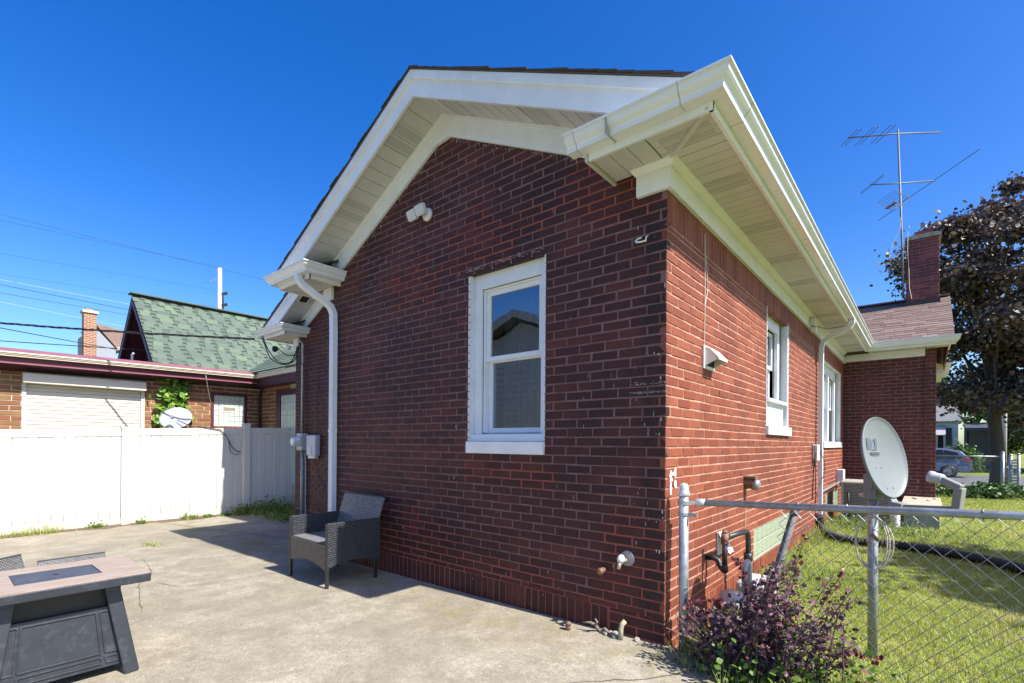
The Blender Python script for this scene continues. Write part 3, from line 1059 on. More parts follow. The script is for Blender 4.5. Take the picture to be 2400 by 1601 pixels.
# side windows
P_s = lambda u: V(0, u, 0)
for (u0, u1, e, g), nsash, apron in ((wins[0], 1, .26), (wins[1], 2, .0)):
    w_ = MB()
    for a, c in ((u0, u0 + .004), (u1 - .004, u1)): w_.box((-.004, a, e + .1), (-.17, c, g))
    w_.box((-.004, u0, g - .004), (-.17, u1, g))
    window = w_.build('window', M['jambpaint'], house)
    b = MB()
    b.box((-.002, u1 - .03, e + .1), (-.07, u1 - .005, g - .005)); b.build('painted_jamb', M['jambpaint'], window)
    for p_, q_ in ((u1 - .001, u1 + .016), (u0 - .016, u0 + .001)):
        b = MB()
        for k, a, c in rows(e + .1, g): b.box((.0045, p_, a), (-.03, q_ + random.uniform(-.006, .006), c))
        tag(b.build('painted_brick_edge', M['jambpaint'], window), kind='stuff')
    b = MB()
    b.box((-.075, u0 + .005, e + .1 + apron), (-.11, u0 + .10, g - .005)); b.box((-.075, u1 - .20, e + .1 + apron), (-.11, u1 - .11, g - .005)); b.box((-.0755, u0 + .10, g - .16), (-.1095, u1 - .2, g - .005))
    if nsash == 2: b.box((-.06, (u0 + u1) / 2 - .05, e + .1), (-.14, (u0 + u1) / 2 + .05, g - .16))
    if apron: b.box((-.03, u0 + .005, e + .1), (-.1, u1 - .11, e + .1 + apron))
    b.build('casing', M['white'], window, bevel=.004)
    b = MB(); b.box((.035, u0 - .03, e), (-.1, u1 + .06, e + .1))
    b.build('sill', M['sillwhite'], window, bevel=.006)
    b = MB(); b.box((.02, u0 + .02, e + .1 + apron), (-.09, u1 - .12, e + .135 + apron))
    if apron: b.build('inner_sill', M['white'], window, bevel=.004)
    if nsash == 1: dbl_hung(window, P_s, (0, 1, 0), (1, 0, 0), u0 + .1, u1 - .2, e + .14 + apron, g - .16, .13, 2.2)
    else:
        m_ = (u0 + u1) / 2
        dbl_hung(window, P_s, (0, 1, 0), (1, 0, 0), u0 + .1, m_ - .05, e + .1, g - .16, .13, 1.98)
        dbl_hung(window, P_s, (0, 1, 0), (1, 0, 0), m_ + .05, u1 - .2, e + .1, g - .16, .13, 1.98)
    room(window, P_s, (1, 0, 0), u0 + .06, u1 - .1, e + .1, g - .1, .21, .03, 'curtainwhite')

# glass-block basement lights, block by block
for gi, (u0, u1, e, g) in enumerate(gbs):
    b = MB(); b.box((-.03, u0, e), (-.12, u1, g))
    win = b.build('basement_window', simple('pale_grout_%d' % gi, (.52, .55, .42), .8), house)
    nb_, nr = 9, 3 if gi == 0 else 2
    bw, bh = (u1 - u0) / nb_, (g - e) / nr
    for i in range(nb_):
        for j in range(nr):
            b = MB(); b.box((-.012, u0 + i * bw + .006, e + j * bh + .006), (-.04, u0 + (i + 1) * bw - .006, e + (j + 1) * bh - .006))
            b.build('glass_block', M['glassblockgreen'], win, bevel=.006)

# ================================================================ EAVES, SOFFITS, FASCIA
def shingle_edge(b, a, c, w_, t, n):
    """ragged butt ends of shingles along a rake from a to c"""
    a, c = V(a), V(c)
    for i in range(n):
        p, q = a.lerp(c, i / n), a.lerp(c, (i + 1.12) / n)
        off = V(0, random.uniform(-.012, .006), random.uniform(0, .007))
        b.bar(p + off, q + off + V(0, 0, .006), w_, t * random.uniform(.7, 1.3), (0, 0, 1))


def gable_trim(par, xc, zc, xa, xb, yw, xf, xs):
    """rake fascia, soffit boards and frieze between xa and xb (one side of the ridge xc); yw = wall face"""
    yf = yw - .39
    z = lambda x, h: zc + h - SL * abs(x - xc)
    s = 1 if xb > xa else -1
    def clipped(y, h0, h1, d):
        zc_ = 3.262
        if z(xb, h1) < zc_: xe_ = xc + s * (zc + h1 - zc_) / SL
        else: xe_ = xb
        if z(xe_, h0) >= zc_ - 1e-6: pl = [(xa, z(xa, h0)), (xe_, z(xe_, h0)), (xe_, z(xe_, h1)), (xa, z(xa, h1))]
        else:
            xl_ = xc + s * (zc + h0 - zc_) / SL
            pl = [(xa, z(xa, h0)), (xl_, zc_), (xe_, zc_), (xe_, z(xe_, h1) + 1e-4), (xa, z(xa, h1))]
        b.prism([(x_, y, z_) for x_, z_ in pl], (0, d, 0))
    b = MB(); clipped(yf, 0, .15, .025)
    b.build('rake_fascia', M['white'], par, bevel=.003)
    b = MB(); clipped(yf - .022, .148, .222, .05)
    b.build('rake_trim', M['white'], par, bevel=.004)
    # frieze on the wall with crown strip
    b = MB()
    b.prism([(xa, yw - .055, z(xa, -.01)), (xf, yw - .055, z(xf, -.01)), (xf, yw - .055, z(xf, .03)), (xa, yw - .055, z(xa, .03))], (0, .05, 0))
    b.prism([(xa, yw - .032, z(xa, -.165)), (xf, yw - .032, z(xf, -.165)), (xf, yw - .032, z(xf, -.01)), (xa, yw - .032, z(xa, -.01))], (0, .03, 0))
    b.build('frieze', M['white'], par, bevel=.003)
    # soffit boards run across the rake
    n = int(abs(xs - xa) / .118)
    for i in range(n):
        p, q = xa + (xs - xa) * i / n, xa + (xs - xa) * (i + 1) / n - s * .006
        k = i % 7
        ven = k in (2, 3)
        b = MB()
        h = .022 if not ven else .026
        b.prism([(p, yf + .02, z(p, h)), (q, yf + .02, z(q, h)), (q, yf + .02, z(q, h + .01)), (p, yf + .02, z(p, h + .01))], (0, .36, 0))
        sp_ = b.build('soffit_panel', M['soffit'], par)
        if ven:
            m1, m2 = p + (q - p) * .18, p + (q - p) * .82
            b = MB(); b.prism([(m1, yf + .05, z(m1, h - .0015)), (m2, yf + .05, z(m2, h - .0015)), (m2, yf + .05, z(m2, h + .002)), (m1, yf + .05, z(m1, h + .002))], (0, .30, 0)); b.build('vent_strip', M['vent'], sp_)


XE = .41
ZB = 4.31                      # rake fascia bottom at the ridge
gable_trim(house, XC, ZB, XC, XE - .02, 0.0, -.34, -.02)
gable_trim(house, XC, ZB, XC, -4.67, 0.0, -4.16, -4.40)
b = MB(); b.prism([(XC - .17, -.034, 4.085), (XC + .12, -.034, 4.11), (XC + .1, -.034, 4.16), (XC - .14, -.034, 4.16)], (0, .03, 0)); b.build('frieze_gusset', M['white'], house)
YF2 = YL - .39
gable_trim(house, XM, ZM - .22, XM, -7.70, YL, -7.24, -7.45)

# flat eave soffits: right-hand eave, boxed returns
ZS = 3.128


def eave_soffit(par, axis, a0, a1, c0, c1, z, step=.1, vents=(4, 5), per=9):
    n = max(2, int(abs(a1 - a0) / step))
    for i in range(n):
        p, q = a0 + (a1 - a0) * i / n, a0 + (a1 - a0) * (i + 1) / n - .005
        ven = (i % per) in vents
        b = MB()
        dz = .003 if ven else 0
        if axis == 'y': b.box((c0, p, z + dz), (c1, q, z + dz + .012))
        else: b.box((p, c0, z + dz), (q, c1, z + dz + .012))
        sp_ = b.build('soffit_panel', M['soffit'], par)
        if ven:
            m1, m2, e1, e2 = p + (q - p) * .18, p + (q - p) * .82, c0 + (c1 - c0) * .12, c0 + (c1 - c0) * .9
            b = MB()
            b.box((e1, m1, z + dz - .0015), (e2, m2, z + dz + .002)) if axis == 'y' else b.box((m1, e1, z + dz - .0015), (m2, e2, z + dz + .002))
            b.build('vent_strip', M['vent'], sp_)


eave_soffit(house, 'y', -.02, 8.5, .03, .385, ZS)
# rear right return soffit: boards run front to back, mitred hip strip
eave_soffit(house, 'x', -.36, .0, -.385, -.02, ZS, .12, ())
eave_soffit(house, 'y', -.385, -.024, .004, .385, ZS, .09, (1, 2), 4)
b = MB(); b.bar((.02, -.03, ZS - .004), (.39, -.39, ZS - .004), .03, .012, (0, 0, 1)); b.build('mitre_strip', M['soffit'], house)

GP = [(0, 0), (.076, 0), (.079, .022), (.084, .034), (.101, .047), (.112, .06), (.116, .074), (.116, .084), (.131, .087), (.131, .101), (.118, .101), (.116, .092), (.01, .085), (0, .085)]
GZ = 3.155


def fascia(b, p0, p1, out, z0, z1, m0=0, m1=0):
    b.ext([(-.024, z0), (0, z0), (0, z1), (-.024, z1)], p0, p1, out, m0, m1)


# right return + right eave: one run of gutter round the corner
b = MB(); fascia(b, (-.36, -.39, 0), (XE, -.39, 0), (0, -1, 0), 3.108, 3.25, 0, 0); fascia(b, (XE, -.39 + .002, 0), (XE, 8.5, 0), (1, 0, 0), 3.108, 3.25, 0, 0)
b.build('eave_fascia', M['white'], house, bevel=.003)
b = MB(); b.ext(GP, (-.47, -.39, GZ), (XE, -.39, GZ), (0, -1, 0), 0, 1); b.ext(GP, (XE, -.39, GZ), (XE, 8.5, GZ), (1, 0, 0), -1, -1)
b.build('gutter', M['gutter'], house, bevel=.002)
b = MB(); b.box((-.17, -.392 - .0, 3.148), (-.165, -.52, 3.253))
for x in (.26, -.4): b.ext([(o + .0012, z - .0012) for o, z in GP[:10]] + [(.12, .1), (.001, .0)], (x, -.39, GZ), (x + .004, -.39, GZ), (0, -1, 0))
for y in (-.1, 2.9, 5.9): b.ext([(o + .0012, z - .0012) for o, z in GP[:10]] + [(.12, .1), (.001, .0)], (XE, y, GZ), (XE, y + .004, GZ), (1, 0, 0))
b.build('gutter_seam', simple('seam_grey', (.36, .35, .33), .5), house)
b = MB(); b.prism([(-.365, -.39, 3.108), (-.365, -.005, 3.108), (-.365, -.005, 3.32), (-.365, -.39, 3.25)], (-.02, 0, 0)); b.build('return_end', M['soffit'], house)
b = MB(); b.prism([(-.40, -.40, 3.252), (-.40, -.0, 3.40), (-.40, 0, 3.38), (-.40, -.40, 3.235)], (.8, 0, 0)); b.build('return_roof', M['shingledark'], house)
# frieze along the side wall and its block round the corner
b = MB(); b.box((.001, -.002, 2.962), (.034, YB - .001, 3.10)); b.box((-.205, -.034, 2.9625), (.0345, -.001, 3.0995))
b.build('side_frieze', M['white'], house, bevel=.003)
CP = [(0, 0), (.012, 0), (.05, .03), (.05, .036), (0, .036)]
b = MB(); b.ext(CP, (.034, -.034, 3.0975), (.034, YB - .3, 3.0975), (1, 0, 0), -1, 0); b.ext(CP, (-.205, -.034, 3.0975), (.034, -.034, 3.0975), (0, -1, 0), -.4, 1)
b.build('crown_strip', M['white'], house)

# left return (wing) and lower left return (set-back wall)
def left_return(xl, xr, yw):
    yf = yw - .39
    eave_soffit(house, 'x', xl + .01, xr, yf + .01, yw - .02, ZS, .1, ())
    b = MB(); fascia(b, (xl, yf, 0), (xr, yf, 0), (0, -1, 0), 3.108, 3.25); fascia(b, (xr, yf + .002, 0), (xr, yw - .002, 0), (1, 0, 0), 3.108, 3.25)
    fascia(b, (xl, yf + .002, 0), (xl, yw + 3, 0), (-1, 0, 0), 3.108, 3.25)
    b.build('eave_fascia', M['white'], house, bevel=.003)
    b = MB(); b.ext(GP, (xl, yf, GZ), (xr, yf, GZ), (0, -1, 0), -1, 1); b.ext(GP, (xr, yf, GZ), (xr, yw - .003, GZ), (1, 0, 0), -1, 0)
    b.ext(GP, (xl, yf, GZ), (xl, yw + (1.1 if yw < .5 else 9), GZ), (-1, 0, 0), -1, 0)
    b.build('gutter', M['gutter'], house, bevel=.002)
    b = MB(); b.prism([(xl, yf, 3.252), (xl, yw, 3.42), (xl, yw, 3.40), (xl, yf, 3.235)], (xr - xl, 0, 0)); b.build('return_roof', M['shingledark'], house)
    xw = WL if yw < .5 else XL
    b = MB(); b.box((xw - .034, yw - .034, 2.985), (xw + .15, yw - .001, 3.125)); b.build('frieze_block', M['white'], house, bevel=.003)


left_return(-4.61, -3.90, 0.0)
left_return(-7.71, -6.90, YL)
eave_soffit(house, 'y', .02, YL, -4.6, -4.24, ZS, .1, ())
eave_soffit(house, 'y', YL, 6.0, -7.7, -7.32, ZS, .1, ())

# far projecting bay: soffit, frieze, gutter
YE = 8.5
eave_soffit(house, 'x', .42, 1.60, YE + .01, YB - .01, ZS, .1, ())
b = MB(); fascia(b, (XE + .0, YE, 0), (1.62, YE, 0), (0, -1, 0), 3.108, 3.25); fascia(b, (1.62, YE + .002, 0), (1.62, 9.2, 0), (1, 0, 0), 3.108, 3.25); b.build('eave_fascia', M['white'], house)
b = MB(); b.ext(GP, (XE, YE, GZ), (1.62, YE, GZ), (0, -1, 0), 1, 1); b.ext(GP, (1.62, YE, GZ), (1.62, 8.85, GZ), (1, 0, 0), -1, 0); b.build('gutter', M['gutter'], house)
b = MB(); b.box((.036, YB - .034, 2.99), (1.27, YB - .001, 3.127)); b.build('bay_frieze', M['white'], house, bevel=.003)
# low front porch eave seen past the corner
b = MB(); b.ext(GP, (1.44, 12.7, 3.2), (1.62, 12.7, 3.2), (0, -1, 0), 0, 1); b.ext(GP, (1.62, 12.7, 3.2), (1.62, 15, 3.2), (1, 0, 0), -1, 0); b.box((1.44, 12.72, 3.08), (1.6, 15, 3.2)); b.build('porch_eave', M['gutter'], house)

# ================================================================ ROOF
roof_b = MB()
def slab(b, pts, t=.006):
    b.prism(pts, (0, 0, t))
zw = 4.535
# wing planes
slab(roof_b, [(XC, -.42, zw), (XE + .03, -.42, zw - SL * (XE + .03 - XC)), (XE + .03, 9.0, zw - SL * (XE + .03 - XC)), (XC, 9.0, zw)])
slab(roof_b, [(XC, -.42, zw), (XC, 3.0, zw), (-4.64, 3.0, zw + SL * (-4.64 - XC)), (-4.64, -.42, zw + SL * (-4.64 - XC))])
# main planes
slab(roof_b, [(XM, YF2 - .03, ZM + .01), (XM, 14, ZM + .01), (-7.75, 14, ZM + .01 - SL * (XM + 7.75)), (-7.75, YF2 - .03, ZM + .01 - SL * (XM + 7.75))])
slab(roof_b, [(XM, YF2 - .03, ZM + .005), (.44, YF2 - .03, ZM + .005 - SL * (.44 - XM)), (.44, 14, ZM + .005 - SL * (.44 - XM)), (XM, 14, ZM + .005)])
roof = roof_b.build('roof', M['shingledark'], house)
for p_, q_, n_e in (((XC, -.405, zw + .006), (XE + .02, -.405, zw + .006 - SL * (XE + .02 - XC)), 22), ((XC, -.405, zw + .006), (-4.64, -.405, zw + .006 - SL * (4.64 + XC)), 20), ((-4.4, YF2 - .015, ZM + .018 - SL * (4.4 + XM)), (-7.75, YF2 - .015, ZM + .018 - SL * (7.75 + XM)), 22)):
    b = MB()
    shingle_edge(b, p_, q_, .05, .008, n_e)
    tag(b.build('shingle_edge', M['shingledark'], roof), kind='stuff')
# unseen panels added behind the wing roof and main gable against light leaks
b = MB(); b.add([(-7.3, YL + .02, 3.1), (-4.2, YL + .02, 3.1), (0, YL + .02, 3.1), (-.0, YL + .02, 3.3), (XM, YL + .02, 5.2), (-7.3, YL + .02, 3.3)], [(0, 1, 2, 3, 4, 5)])
b.add([(-7.3, 13, 0), (1.4, 13, 0), (1.4, 13, 3.3), (XM, 13, 5.2), (-7.3, 13, 3.3)], [(0, 1, 2, 3, 4)])
b.build('light_stop_panel', M['dark'], house)

# projecting-bay roof with individually laid shingles
bs = 1.19 / 2.35
ZR = lambda y: 3.262 + (y - YE) * .515
b = MB(); b.prism([(-.8, YE - .03, ZR(YE - .03)), (1.655, YE - .03, ZR(YE - .03)), (1.655, 10.9, ZR(10.9)), (-.8, 10.9, ZR(10.9))], (0, 0, .02))
b.prism([(-.8, 10.9, ZR(10.9)), (1.655, 10.9, ZR(10.9)), (1.655, 13.3, ZR(YE)), (-.8, 13.3, ZR(YE))], (0, 0, .02))
b.prism([(1.63, YE, 3.2), (1.63, 13.3, 3.2), (1.63, 10.9, ZR(10.9))], (-.03, 0, 0))
bay_roof = b.build('bay_roof', M['shinglebrown'], house)


def shingle_mesh(L, H, T, mat, name='shingle'):
    me = bpy.data.meshes.new(name)
    b = MB(); b.box((-L / 2, 0, 0), (L / 2, H, T))
    me.from_pydata(b.v, [], b.f)
    me.materials.append(mat)
    return me


sm = [shingle_mesh(l, .155, .007, M['shinglebrown']) for l in (.30, .32, .22)]
sl_ = math.atan(.515)
sq = math.sqrt(1 + .515 ** 2)
nrow = int(2.42 * sq / .13)
for i in range(nrow):
    yy = YE - .05 + i * .13 / sq
    u = -.05 + (.16 if i % 2 else 0) + random.uniform(-.03, .03)
    while u < 1.66:
        me = random.choice(sm)
        L = me.vertices[1].co.x * 2
        o = bpy.data.objects.new('shingle', me); COL.objects.link(o); adopt(o, bay_roof)
        o.location = (min(u + L / 2, 1.665 - L / 2), yy, ZR(yy) + .023 + random.uniform(0, .004))
        o.rotation_euler = (sl_ - .045, 0, random.uniform(-.008, .008))
        u += L + .006
b = MB(); b.bar((-.8, 10.9, ZR(10.9) + .02), (1.66, 10.9, ZR(10.9) + .02), .26, .03, (0, 0, 1)); b.build('ridge_cap', M['shinglebrown'], bay_roof)

# ================================================================ DOWNSPOUTS
b = MB()
b.rtube([(-4.03, -.45, 3.16), (-4.03, -.44, 3.10), (-4.02, -.40, 3.05), (-3.985, -.27, 2.965), (-3.965, -.16, 2.905), (-3.955, -.10, 2.86), (-3.955, -.065, 2.79), (-3.955, -.06, 2.6), (-3.97, -.055, -.02)], .078, .058, (1, 0, 0))
b.rtube([(-3.966, -.056, 1.46), (-3.966, -.056, 1.42)], .085, .064, (1, 0, 0))
b.build('downspout', M['gutter'], house)
b = MB()
b.rtube([(.46, 5.62, 3.16), (.46, 5.62, 3.10), (.43, 5.63, 3.05), (.28, 5.66, 2.985), (.16, 5.68, 2.94), (.09, 5.69, 2.89), (.065, 5.70, 2.80), (.06, 5.70, 2.5), (.06, 5.70, .22)], .078, .058, (0, 1, 0))
b.rtube([(.06, 5.70, 1.24), (.06, 5.70, 1.20)], .085, .064, (0, 1, 0))
b.build('downspout', M['gutter'], house)
M['dab'] = simple('dab_white', (.66, .63, .60), .7, var=.15, scale=40)

# ================================================================ FIXTURES ON THE HOUSE
def arc(c, r, a0, a1, n, u, v):
    c, u, v = V(c), V(u), V(v)
    return [c + u * (r * math.cos(a0 + (a1 - a0) * i / n)) + v * (r * math.sin(a0 + (a1 - a0) * i / n)) for i in range(n + 1)]


# twin floodlight high on the rear gable
t = thing('floodlight', 'white twin-head security floodlight high on the rear gable wall', 'floodlight', (-2.34, 0, 3.48))
b = MB(); b.lathe([(.0, 0), (.062, 0), (.062, .018), (.05, .032), (0, .034)], (-2.37, 0, 3.49), (0, -1, 0), 24); b.build('mount', M['plasticwhite'], t, True)
for dx, tz in ((-.0, .006), (-.118, -.012)):
    c = V(-2.36 + dx, -.09, 3.495 + tz)
    b = MB()
    b.prism([c + V(-.052, -.055, .03), c + V(.05, -.055, .035), c + V(.05, -.02, -.055), c + V(-.052, -.02, -.06)], (0, .055, .03))
    h = b.build('lamp_head', M['plasticwhite'], t, bevel=.014)
    b = MB(); b.prism([c + V(-.042, -.0585, .022), c + V(.04, -.0585, .026), c + V(.04, -.0265, -.046), c + V(-.042, -.0265, -.05)], (0, -.002, -.001)); b.build('lens', M['plasticgrey'], h)

# square lens in the lower-left soffit
t = thing('soffit_vent', 'small black square vent in white frame on the lower-left soffit', 'vent', (-6.55, .93, 3.42))
zz = lambda x: ZM - .22 + .022 - SL * abs(x - XM)
cx, cy = -6.52, .90
for nm, s_, d_, mt in (('frame', .085, -.012, 'plasticwhite'), ('grille', .062, -.018, 'dark')):
    b = MB(); b.prism([(cx - s_, cy - s_, zz(cx - s_) + d_), (cx + s_, cy - s_, zz(cx + s_) + d_), (cx + s_, cy + s_, zz(cx + s_) + d_), (cx - s_, cy + s_, zz(cx - s_) + d_)], (0, 0, .01)); b.build(nm, M[mt], t)

# electricity meter, conduit, utility box on the set-back wall
t = thing('electric_meter', 'grey electric meter with round glass on the set-back wall beside the gate', 'meter', (-6.92, 1.15, 0))
b = MB(); b.box((-7.02, 1.03, 1.16), (-6.84, 1.148, 1.45)); b.build('meter_box', M['meterbox'], t, bevel=.006)
b = MB(); b.lathe([(.0, 0), (.085, 0), (.085, .02), (.078, .03), (.078, .10), (.07, .115), (0, .118)], (-6.93, 1.03, 1.31), (0, -1, 0), 28); b.build('glass_dome', simple('meter_dome', (.62, .66, .7), .2, .1), t, True)
b = MB(); b.lathe([(0, .119), (.06, .119), (.06, .122), (0, .122)], (-6.93, 1.03, 1.31), (0, -1, 0), 24); b.build('dial', M['plasticwhite'], t)
b = MB(); b.tube([(-6.95, 1.10, 1.45), (-6.95, 1.10, 2.98), (-6.95, 1.07, 3.03), (-6.95, 1.02, 3.03)], .024, 10); b.build('upper_conduit', M['galv'], t, True)
b = MB(); b.tube([(-6.95, 1.10, 1.16), (-6.95, 1.10, -.12)], .026, 10); b.build('lower_conduit', M['greypipe'], t, True)
b = MB(); b.tube([(-6.885, 1.11, 1.16), (-6.85, 1.115, .95), (-6.85, 1.12, .05), (-6.88, 1.12, -.03), (-6.94, 1.12, -.06)], .011, 8); b.build('ground_wire_tube', M['greypipe'], t, True)
t = thing('utility_box', 'pale grey telephone utility box on the brick between meter and downspout', 'utility box', (-6.56, 1.15, 1.04))
b = MB(); b.box((-6.72, 1.05, 1.07), (-6.42, 1.148, 1.42)); b.build('case', M['plasticgrey'], t, bevel=.02)
b = MB(); b.box((-6.69, 1.04, 1.09), (-6.52, 1.052, 1.25)); b.build('door', M['plasticgrey'], t, bevel=.008)
b = MB(); b.box((-6.68, 1.06, 1.03), (-6.46, 1.14, 1.07)); b.build('base_cap', M['plasticwhite'], t, bevel=.008)
b = MB(); b.tube([(-6.55, 1.12, 1.04), (-6.5, 1.135, .8), (-6.35, 1.14, .62), (-6.2, 1.14, .55)], .004, 5); b.tube([(-6.5, 1.13, 1.42), (-6.53, 1.14, 2.0), (-6.45, 1.14, 2.7)], .004, 5); b.build('drop_wire', M['cable'], t)

# drooping service cables under the lower-left eave
t = thing('service_cable', 'loops of black service cable hanging under the lower-left eave', 'cable', (-7.2, .6, 3.0))
for pts in ([(-7.45, .62, 3.10), (-7.4, .66, 2.95), (-7.3, .72, 2.72), (-7.1, .85, 2.62), (-6.98, .98, 2.72), (-6.94, 1.03, 3.0)], [(-7.4, .62, 3.11), (-7.33, .68, 2.88), (-7.2, .8, 2.67), (-7.03, .93, 2.67), (-6.95, 1.02, 2.95)], [(-7.3, .8, 2.95), (-7.15, .9, 2.8), (-7.0, 1.0, 2.78), (-6.95, 1.08, 2.64), (-6.9, 1.1, 2.62)]):
    b = MB()
    sp = []
    for i in range(len(pts) - 1):
        for k in range(6):
            q = [V(pts[max(0, min(len(pts) - 1, i + d))]) for d in (-1, 0, 1, 2)]
            u = k / 6
            sp.append(.5 * ((2 * q[1]) + (q[2] - q[0]) * u + (2 * q[0] - 5 * q[1] + 4 * q[2] - q[3]) * u * u + (3 * q[1] - q[0] - 3 * q[2] + q[3]) * u ** 3))
    sp.append(V(pts[-1]))
    b.tube(sp, .009, 6); b.build('strand', M['cable'], t, True)
b = MB(); b.lathe([(0, 0), (.045, .01), (.05, .05), (.03, .09), (0, .095)], (-7.25, .78, 2.93), (0, -.5, -1), 12); b.build('eave_lamp', M['dark'], t, True)
b = MB(); b.lathe([(0, 0), (.04, .01), (.045, .05), (.03, .07), (0, .075)], (-7.04, .9, 2.94), (.2, -.6, -1), 12); b.build('eave_lamp', M['plasticwhite'], t, True)

# hose bib, pipe stub and ground stubs by the corner
t = thing('garden_tap', 'pale brass garden tap in a patch of mortar low on the rear wall', 'tap', (-.28, 0, .51))
b = MB(); b.lathe([(0, -.004), (.055, -.004), (.05, .01), (.02, .014), (0, .014)], (-.265, 0, .53), (0, -1, 0), 14); b.build('mortar_patch', simple('grey_patch', (.28, .27, .25), .95, var=.3, bmp=.8), t)
br_ = simple('dull_brass', (.50, .45, .32), .45, .5, var=.2, scale=30)
b = MB(); b.tube([(-.27, .0, .52), (-.275, -.06, .52), (-.28, -.085, .505), (-.282, -.095, .47)], .013, 10); b.build('spout', br_, t, True)
b = MB(); b.lathe([(0, 0), (.026, 0), (.03, .008), (.02, .016), (0, .018)], (-.275, -.07, .535), (-.1, -.8, .35), 14); b.build('handle', M['plasticwhite'], t, True)
t = thing('pipe_stub', 'rusty capped pipe stub poking from the brick beside the tap', 'pipe', (-.44, 0, .42))
b = MB(); b.tube([(-.44, .01, .425), (-.443, -.05, .422)], .021, 12); b.build('pipe', M['rust'], t, True)
b = MB(); b.tube([(-.443, -.05, .422), (-.444, -.066, .421)], .024, 12); b.build('cap', simple('copper_cap', (.34, .16, .10), .5, .5), t, True)
t = thing('ground_pipe', 'short rusty pipe end standing in the patio concrete', 'pipe', (-.64, -.16, 0))
b = MB(); b.tube([(-.64, -.16, -.02), (-.64, -.158, .05)], .018, 10); b.tube([(-.64, -.159, .03), (-.64, -.158, .045)], .022, 10); b.build('pipe', M['rust'], t, True)
t = thing('bent_pipe', 'bent pale pipe end in rubble at the wall base near the corner', 'pipe', (-.27, -.075, 0))
b = MB(); b.tube([(-.27, -.08, -.02), (-.27, -.08, .07), (-.265, -.07, .10), (-.255, -.05, .115)], .017, 10); b.build('pipe', simple('pale_verdigris', (.33, .30, .21), .8, var=.25, scale=30), t, True)
r_ = random.Random(4)
b = MB()
for k in range(9):
    c = V(-.33 + r_.uniform(-.13, .18), -.055 + r_.uniform(-.03, .03), .008); s_ = r_.uniform(.008, .024)
    b.lathe([(0, -s_ * .6), (s_, -s_ * .3), (s_ * .9, s_ * .3), (0, s_ * .6)], c, (r_.uniform(-1, 1), r_.uniform(-1, 1), 1), 7)
tag(b.build('rubble', simple('broken_mortar', (.30, .275, .225), .95, var=.3, bmp=.7), t), kind='stuff')
t = thing('dry_root', 'grey dead root stub at the foot of the rear wall', 'root', (-.46, -.06, 0))
b = MB(); b.tube([(-.46, -.03, -.01), (-.47, -.07, .045), (-.50, -.09, .06), (-.56, -.10, .05)], [.014, .012, .009, .004], 7); b.tube([(-.47, -.07, .045), (-.44, -.10, .08), (-.45, -.11, .105)], [.01, .008, .004], 7); b.tube([(-.46, -.03, -.01), (-.40, -.06, .03), (-.37, -.07, .02)], [.013, .012, .009], 7); b.build('root', simple('dead_wood', (.20, .175, .145), .9, var=.25, scale=30), t, True)
t = thing('cable_hook', 'curled white cable hook under the eave near the corner of the rear wall', 'hook', (-.17, 0, 2.67))
b = MB(); b.tube([(-.13, .0, 2.70), (-.13, -.03, 2.685), (-.135, -.035, 2.65)], .005, 6); b.tube([(-.13, -.03, 2.66), (-.16, -.045, 2.652), (-.195, -.045, 2.658), (-.205, -.04, 2.668), (-.19, -.035, 2.682), (-.165, -.03, 2.686)], .006, 6); b.build('hook', M['plasticwhite'], t, True)

# dryer vent, lower vent and boxes on the sunlit wall
t = thing('dryer_vent', 'white louvred dryer vent hood on the sunlit wall left of the window', 'vent', (0, .78, 1.9))
b = MB(); b.box((.002, .665, 1.885), (.016, .905, 2.06)); b.build('flange', M['plasticwhite'], t, bevel=.003)
b = MB()
pr = [(.016, 2.05), (.05, 2.035), (.115, 1.965), (.118, 1.945), (.11, 1.945), (.045, 2.02), (.016, 2.035)]
b.prism([(x, .68, z) for x, z in pr], (0, .21, 0)); b.prism([(.016, .68, 2.04), (.045, .68, 2.02), (.11, .68, 1.95), (.016, .68, 1.905)], (0, .006, 0)); b.prism([(.016, .884, 2.04), (.045, .884, 2.02), (.11, .884, 1.95), (.016, .884, 1.905)], (0, .006, 0))
b.build('hood', M['plasticwhite'], t)
b = MB(); b.box((.0165, .69, 1.91), (.02, .88, 2.03)); b.build('flap', M['dark'], t)
b = MB(); b.tube([(.006, .69, 2.9), (.007, .70, 2.5), (.006, .695, 2.055)], .0035, 5); b.tube([(.006, .72, 2.75), (.007, .76, 2.5), (.007, .7, 2.36)], .003, 5); b.build('wire', M['whitecable'], t)
t = thing('vent_hood', 'small rusty round vent hood with galvanised flap low on the sunlit wall', 'vent', (0, 1.85, .92))
b = MB(); b.tube([(0, 1.85, .96), (.075, 1.85, .96)], .058, 16); b.box((.0, 1.79, 1.0), (.10, 1.92, 1.02)); b.build('collar', M['rust'], t)
b = MB(); b.lathe([(0, 0), (.055, 0), (.05, .03), (.03, .05), (0, .055)], (.075, 1.85, .945), (1, 0, -.35), 16); b.build('flap', M['galv'], t, True)
b = MB(); b.tube([(.01, 1.83, .9), (.012, 1.835, .75), (.011, 1.82, .58), (.006, 1.825, .50)], .0035, 5); b.build('wire', M['whitecable'], t)
t = thing('phone_box', 'small white phone box with loose wires beside the far downspout', 'utility box', (0, 5.42, 1.1))
b = MB(); b.box((.004, 5.36, 1.08), (.075, 5.52, 1.32)); b.build('case', M['plasticwhite'], t, bevel=.01)
